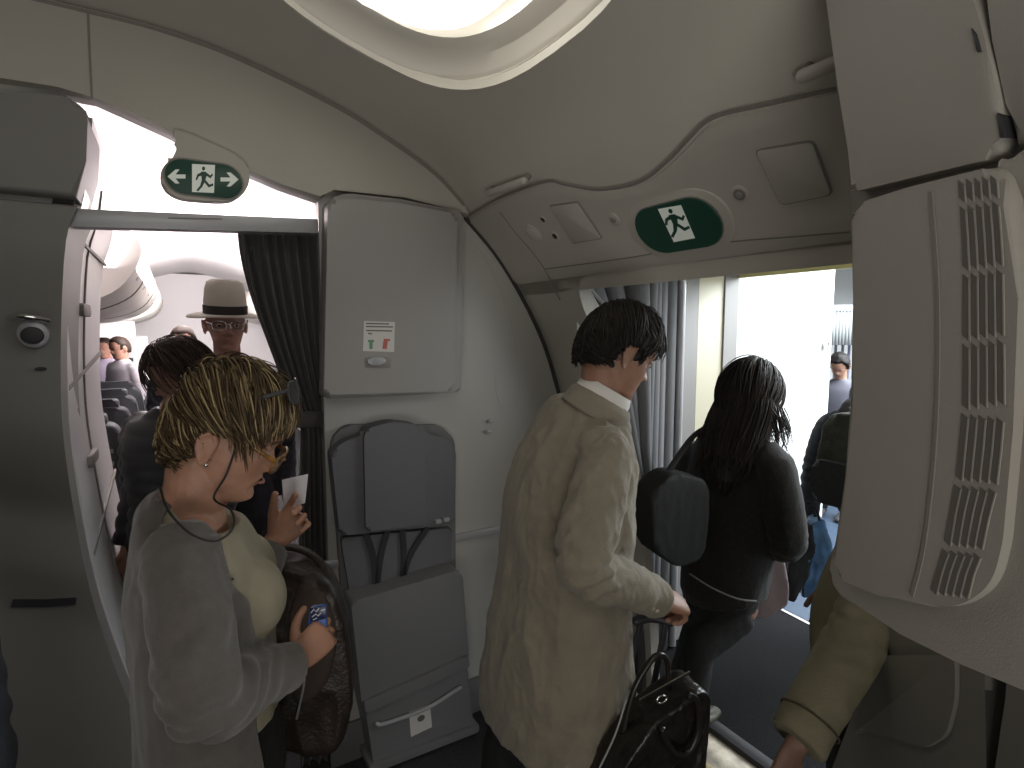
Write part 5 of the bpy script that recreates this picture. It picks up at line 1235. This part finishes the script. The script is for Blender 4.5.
# ---------------------------------------------------------------- person with brown hair in dark puffer
J = stand(*[P(167, 400, 2.12)[i] for i in (0, 1)], 205, 1.63, bow=24)
J['head'] = hd(P(180, 374, 2.10), 215, 24, 1.0); J['neck'] = P(177, 408, 2.13)
PUF = mat('dark_puffer', (.022, .023, .026), .55, bump=.3, bscale=80)
root7, _ = person('person', 'person with brown hair in a quilted dark jacket behind the cardigan wearer', J, skin('skin_pink', None), PUF, BLK, vox=.009, bvox=.006, side=J['R'], tnodes=tn(J, [(z, a*1.1, b*1.15) for z, a, b in STD]), sleeve=(.085, .078, .055), tdisp=lambda c, n: .008*abs(sin(c.z*55))-.004, topname='puffer_jacket')
BR = hair_mat('hair_brown', (.020, .013, .010), (.085, .055, .04), None, .5)
bm = bmesh.new(); haircap(bm, J['head'], HL_LONG, th=.022, jit=.006); hr = build('hair', bm, hair_mat('hair_brown_base', (.03, .02, .015), (.04, .026, .02)), root7, angle=180)
bm = bmesh.new(); strands(bm, J['head'], HL_LONG, lambda p: V3((-.2, 0, -1)), 600, .16, lift=.014, r=.0026, steps=8, seed=14, fall=lambda p: p.z < -.07, th=.022, earfree=False); build('strands', bm, BR, hr, angle=180)
# ---------------------------------------------------------------- beige sleeve person at the right, behind the vent unit
J = stand(*[P(868, 600, 1.52)[i] for i in (0, 1)], -60, 1.72, bow=10)
J['waist'] += V3((.05, -.02, 0)); J['chest'] += V3((.15, -.06, 0)); J['neck'] += V3((.20, -.08, 0)); J['sh_r'] += V3((.17, -.06, 0)); J['head'] = Matrix.Translation((.22, -.09, 0)) @ J['head']
J['sh_l'] = P(905, 500, 1.33); J['el_l'] = P(862, 628, 1.27); J['wr_l'] = P(797, 742, 1.14)
KH = mat('khaki_cotton', (.20, .18, .115), .9, bump=.5, bscale=300, var=.08, vscale=20)
root8, _ = person('person', 'person in khaki jacket reaching an arm down, half hidden below vent unit', J, skin('skin_brown', None), KH, BLK, vox=.007, bvox=.005, side=J['R'], tnodes=tn(J, [(.66, .175, .13), (.75, .185, .135), (.9, .185, .135), (1.08, .17, .12), (1.22, .18, .122), (1.33, .19, .115), (1.385, .175, .092), (1.43, .10, .07), (1.455, .066, .062)]), sleeve=(.075, .068, .058), tdisp=folds(.006, 9, (1, 1, .4), 8), sleeve_end=.0, topname='jacket',
  hands=dict(l=dict(f=V3((-.45, -.25, -.75)), n=V3((-.3, .9, 0)), thumb=1, s=1.0, curl=(.4, .5, .5, .6))))
bm = bmesh.new(); el, wr = J['el_l'], J['wr_l']; d = (el-wr).normalized(); s_ = d.cross(ZZ).normalized(); c_ = d.cross(s_); cc = wr+d*.055
tube(bm, [(cc+s_*.063*cos(t)+c_*.063*sin(t), .0022) for t in [i*pi/14 for i in range(29)]], seg=6, sub=1); build('cuff_seam', bm, mat('khaki_seam', (.06, .05, .03), .9), root8, angle=180)
bm = bmesh.new(); haircap(bm, J['head'], HL_SHORT, th=.02); build('hair', bm, bpy.data.materials['hair_black_base'], root8, angle=180)
# ---------------------------------------------------------------- dark clothed person cut off at the lower left
J = stand(-.90, .72, 20, 1.74, bow=10)
J['el_r'] = J['el_r']+V3((.02, .0, 0))
root9, _ = person('person', 'person in dark navy clothes cut off by bottom left corner of photo', J, skin('skin_tan', None), DNK, BLK, vox=.009, bvox=.007, side=J['R'], tnodes=tn(J, STD), sleeve=(.07, .062, .05), tdisp=folds(.006, 9))
bm = bmesh.new(); haircap(bm, J['head'], HL_SHORT, th=.02); build('hair', bm, bpy.data.materials['hair_brown_base'], root9, angle=180)
# ---------------------------------------------------------------- far passengers among the seats
for (px_, Y_, az_, H_, lb, col) in ((124, 6.03, 200, 1.62, 'far dark-haired passenger in pale grey top standing among the seats', (.45, .42, .46)), (108, 6.64, 170, 1.60, 'far passenger in pale lilac top at edge of galley unit', (.35, .30, .40)), (186, 4.4, 160, 1.72, 'bareheaded passenger directly behind cream hat wearer in aisle', (.03, .03, .04))):
    J = stand(*[P(px_, 380, Y_)[i] for i in (0, 1)], az_, H_, bow=10)
    r_, _ = person('person', lb, J, skin('skin_pink', None), mat('far_top', col, .8), BLK, vox=.014, bvox=.010, side=J['R'], tnodes=tn(J, STD), topname='top')
    bm = bmesh.new(); haircap(bm, J['head'], HL_SHORT, th=.02, NU=24, NV=20); build('hair', bm, bpy.data.materials['hair_brown_base'], r_, angle=180)
# ================================================================ LIGHT AND CAMERA
def area(name, loc, aim, sx, sy, power, col=(1, 1, 1)):
    l = bpy.data.lights.new(name, 'AREA'); l.shape = 'RECTANGLE'; l.size = sx; l.size_y = sy; l.energy = power; l.color = col
    o = bpy.data.objects.new(name, l); C.objects.link(o); o.location = loc; o.rotation_euler = (V3(aim)-V3(loc)).to_track_quat('-Z', 'Y').to_euler(); return o
area('ceiling_lamp_light', FL.w(0, 0, -.09), FL.w(0, 0, 1), .4, .6, 4, (1, .96, .90))
area('cabin_cove_light', W(.3, 5.2, 2.0), W(.3, 5.2, 3), 1.0, 5.5, 290, (1, .87, .90))
area('cabin_down_light', W(.2, 5.5, 2.55), W(.2, 5.5, 0), .6, 6, 150, (1, .97, .95))
area('bridge_sky_light', W(5.2, 1.0, 2.5), W(4.6, 1.2, 0), 3.0, 2.4, 420, (.90, .96, 1))
area('bridge_near_light', W(2.7, .6, 2.05), W(2.9, 1.2, 0), .6, 1.2, 14, (1, .96, .85))
area('galley_light', W(-.2, -.7, 2.5), W(.1, 1.0, .6), .9, .5, 5, (1, .95, .88))
area('ceiling_fill_light', W(-.4, -1.0, .8), W(.2, .6, 2.6), 1.2, .8, 15, (1, .96, .9))  # added fill, low behind the camera, to brighten the ceiling; no real fixture
area('cabin_far_fill', W(.4, 7.0, 1.9), W(.2, 10, 2.0), 1.2, .5, 70, (1, .93, .93))  # added fill that lifts the far cabin wall; stands for no fitting
w = bpy.data.worlds.new('World'); bpy.context.scene.world = w; w.use_nodes = True
w.node_tree.nodes['Background'].inputs['Color'].default_value = (.95, .93, .90, 1); w.node_tree.nodes['Background'].inputs['Strength'].default_value = .085
cd = bpy.data.cameras.new('camera'); cam = bpy.data.objects.new('camera', cd); C.objects.link(cam)
cam.location = CAM; cam.rotation_euler = (pi/2-PITCH, 0, 0); cd.sensor_width = 36; cd.lens = FPX/1024*36; cd.clip_start = .02
sc = bpy.context.scene; sc.camera = cam
sc.view_settings.view_transform = 'Standard'; sc.view_settings.look = 'None'; sc.view_settings.gamma = 1; sc.view_settings.exposure = 0; sc.view_settings.use_curve_mapping = False
sc.cycles.use_denoising = True; sc.cycles.max_bounces = 8; sc.cycles.diffuse_bounces = 4
sc.cycles.sample_clamp_indirect = 4
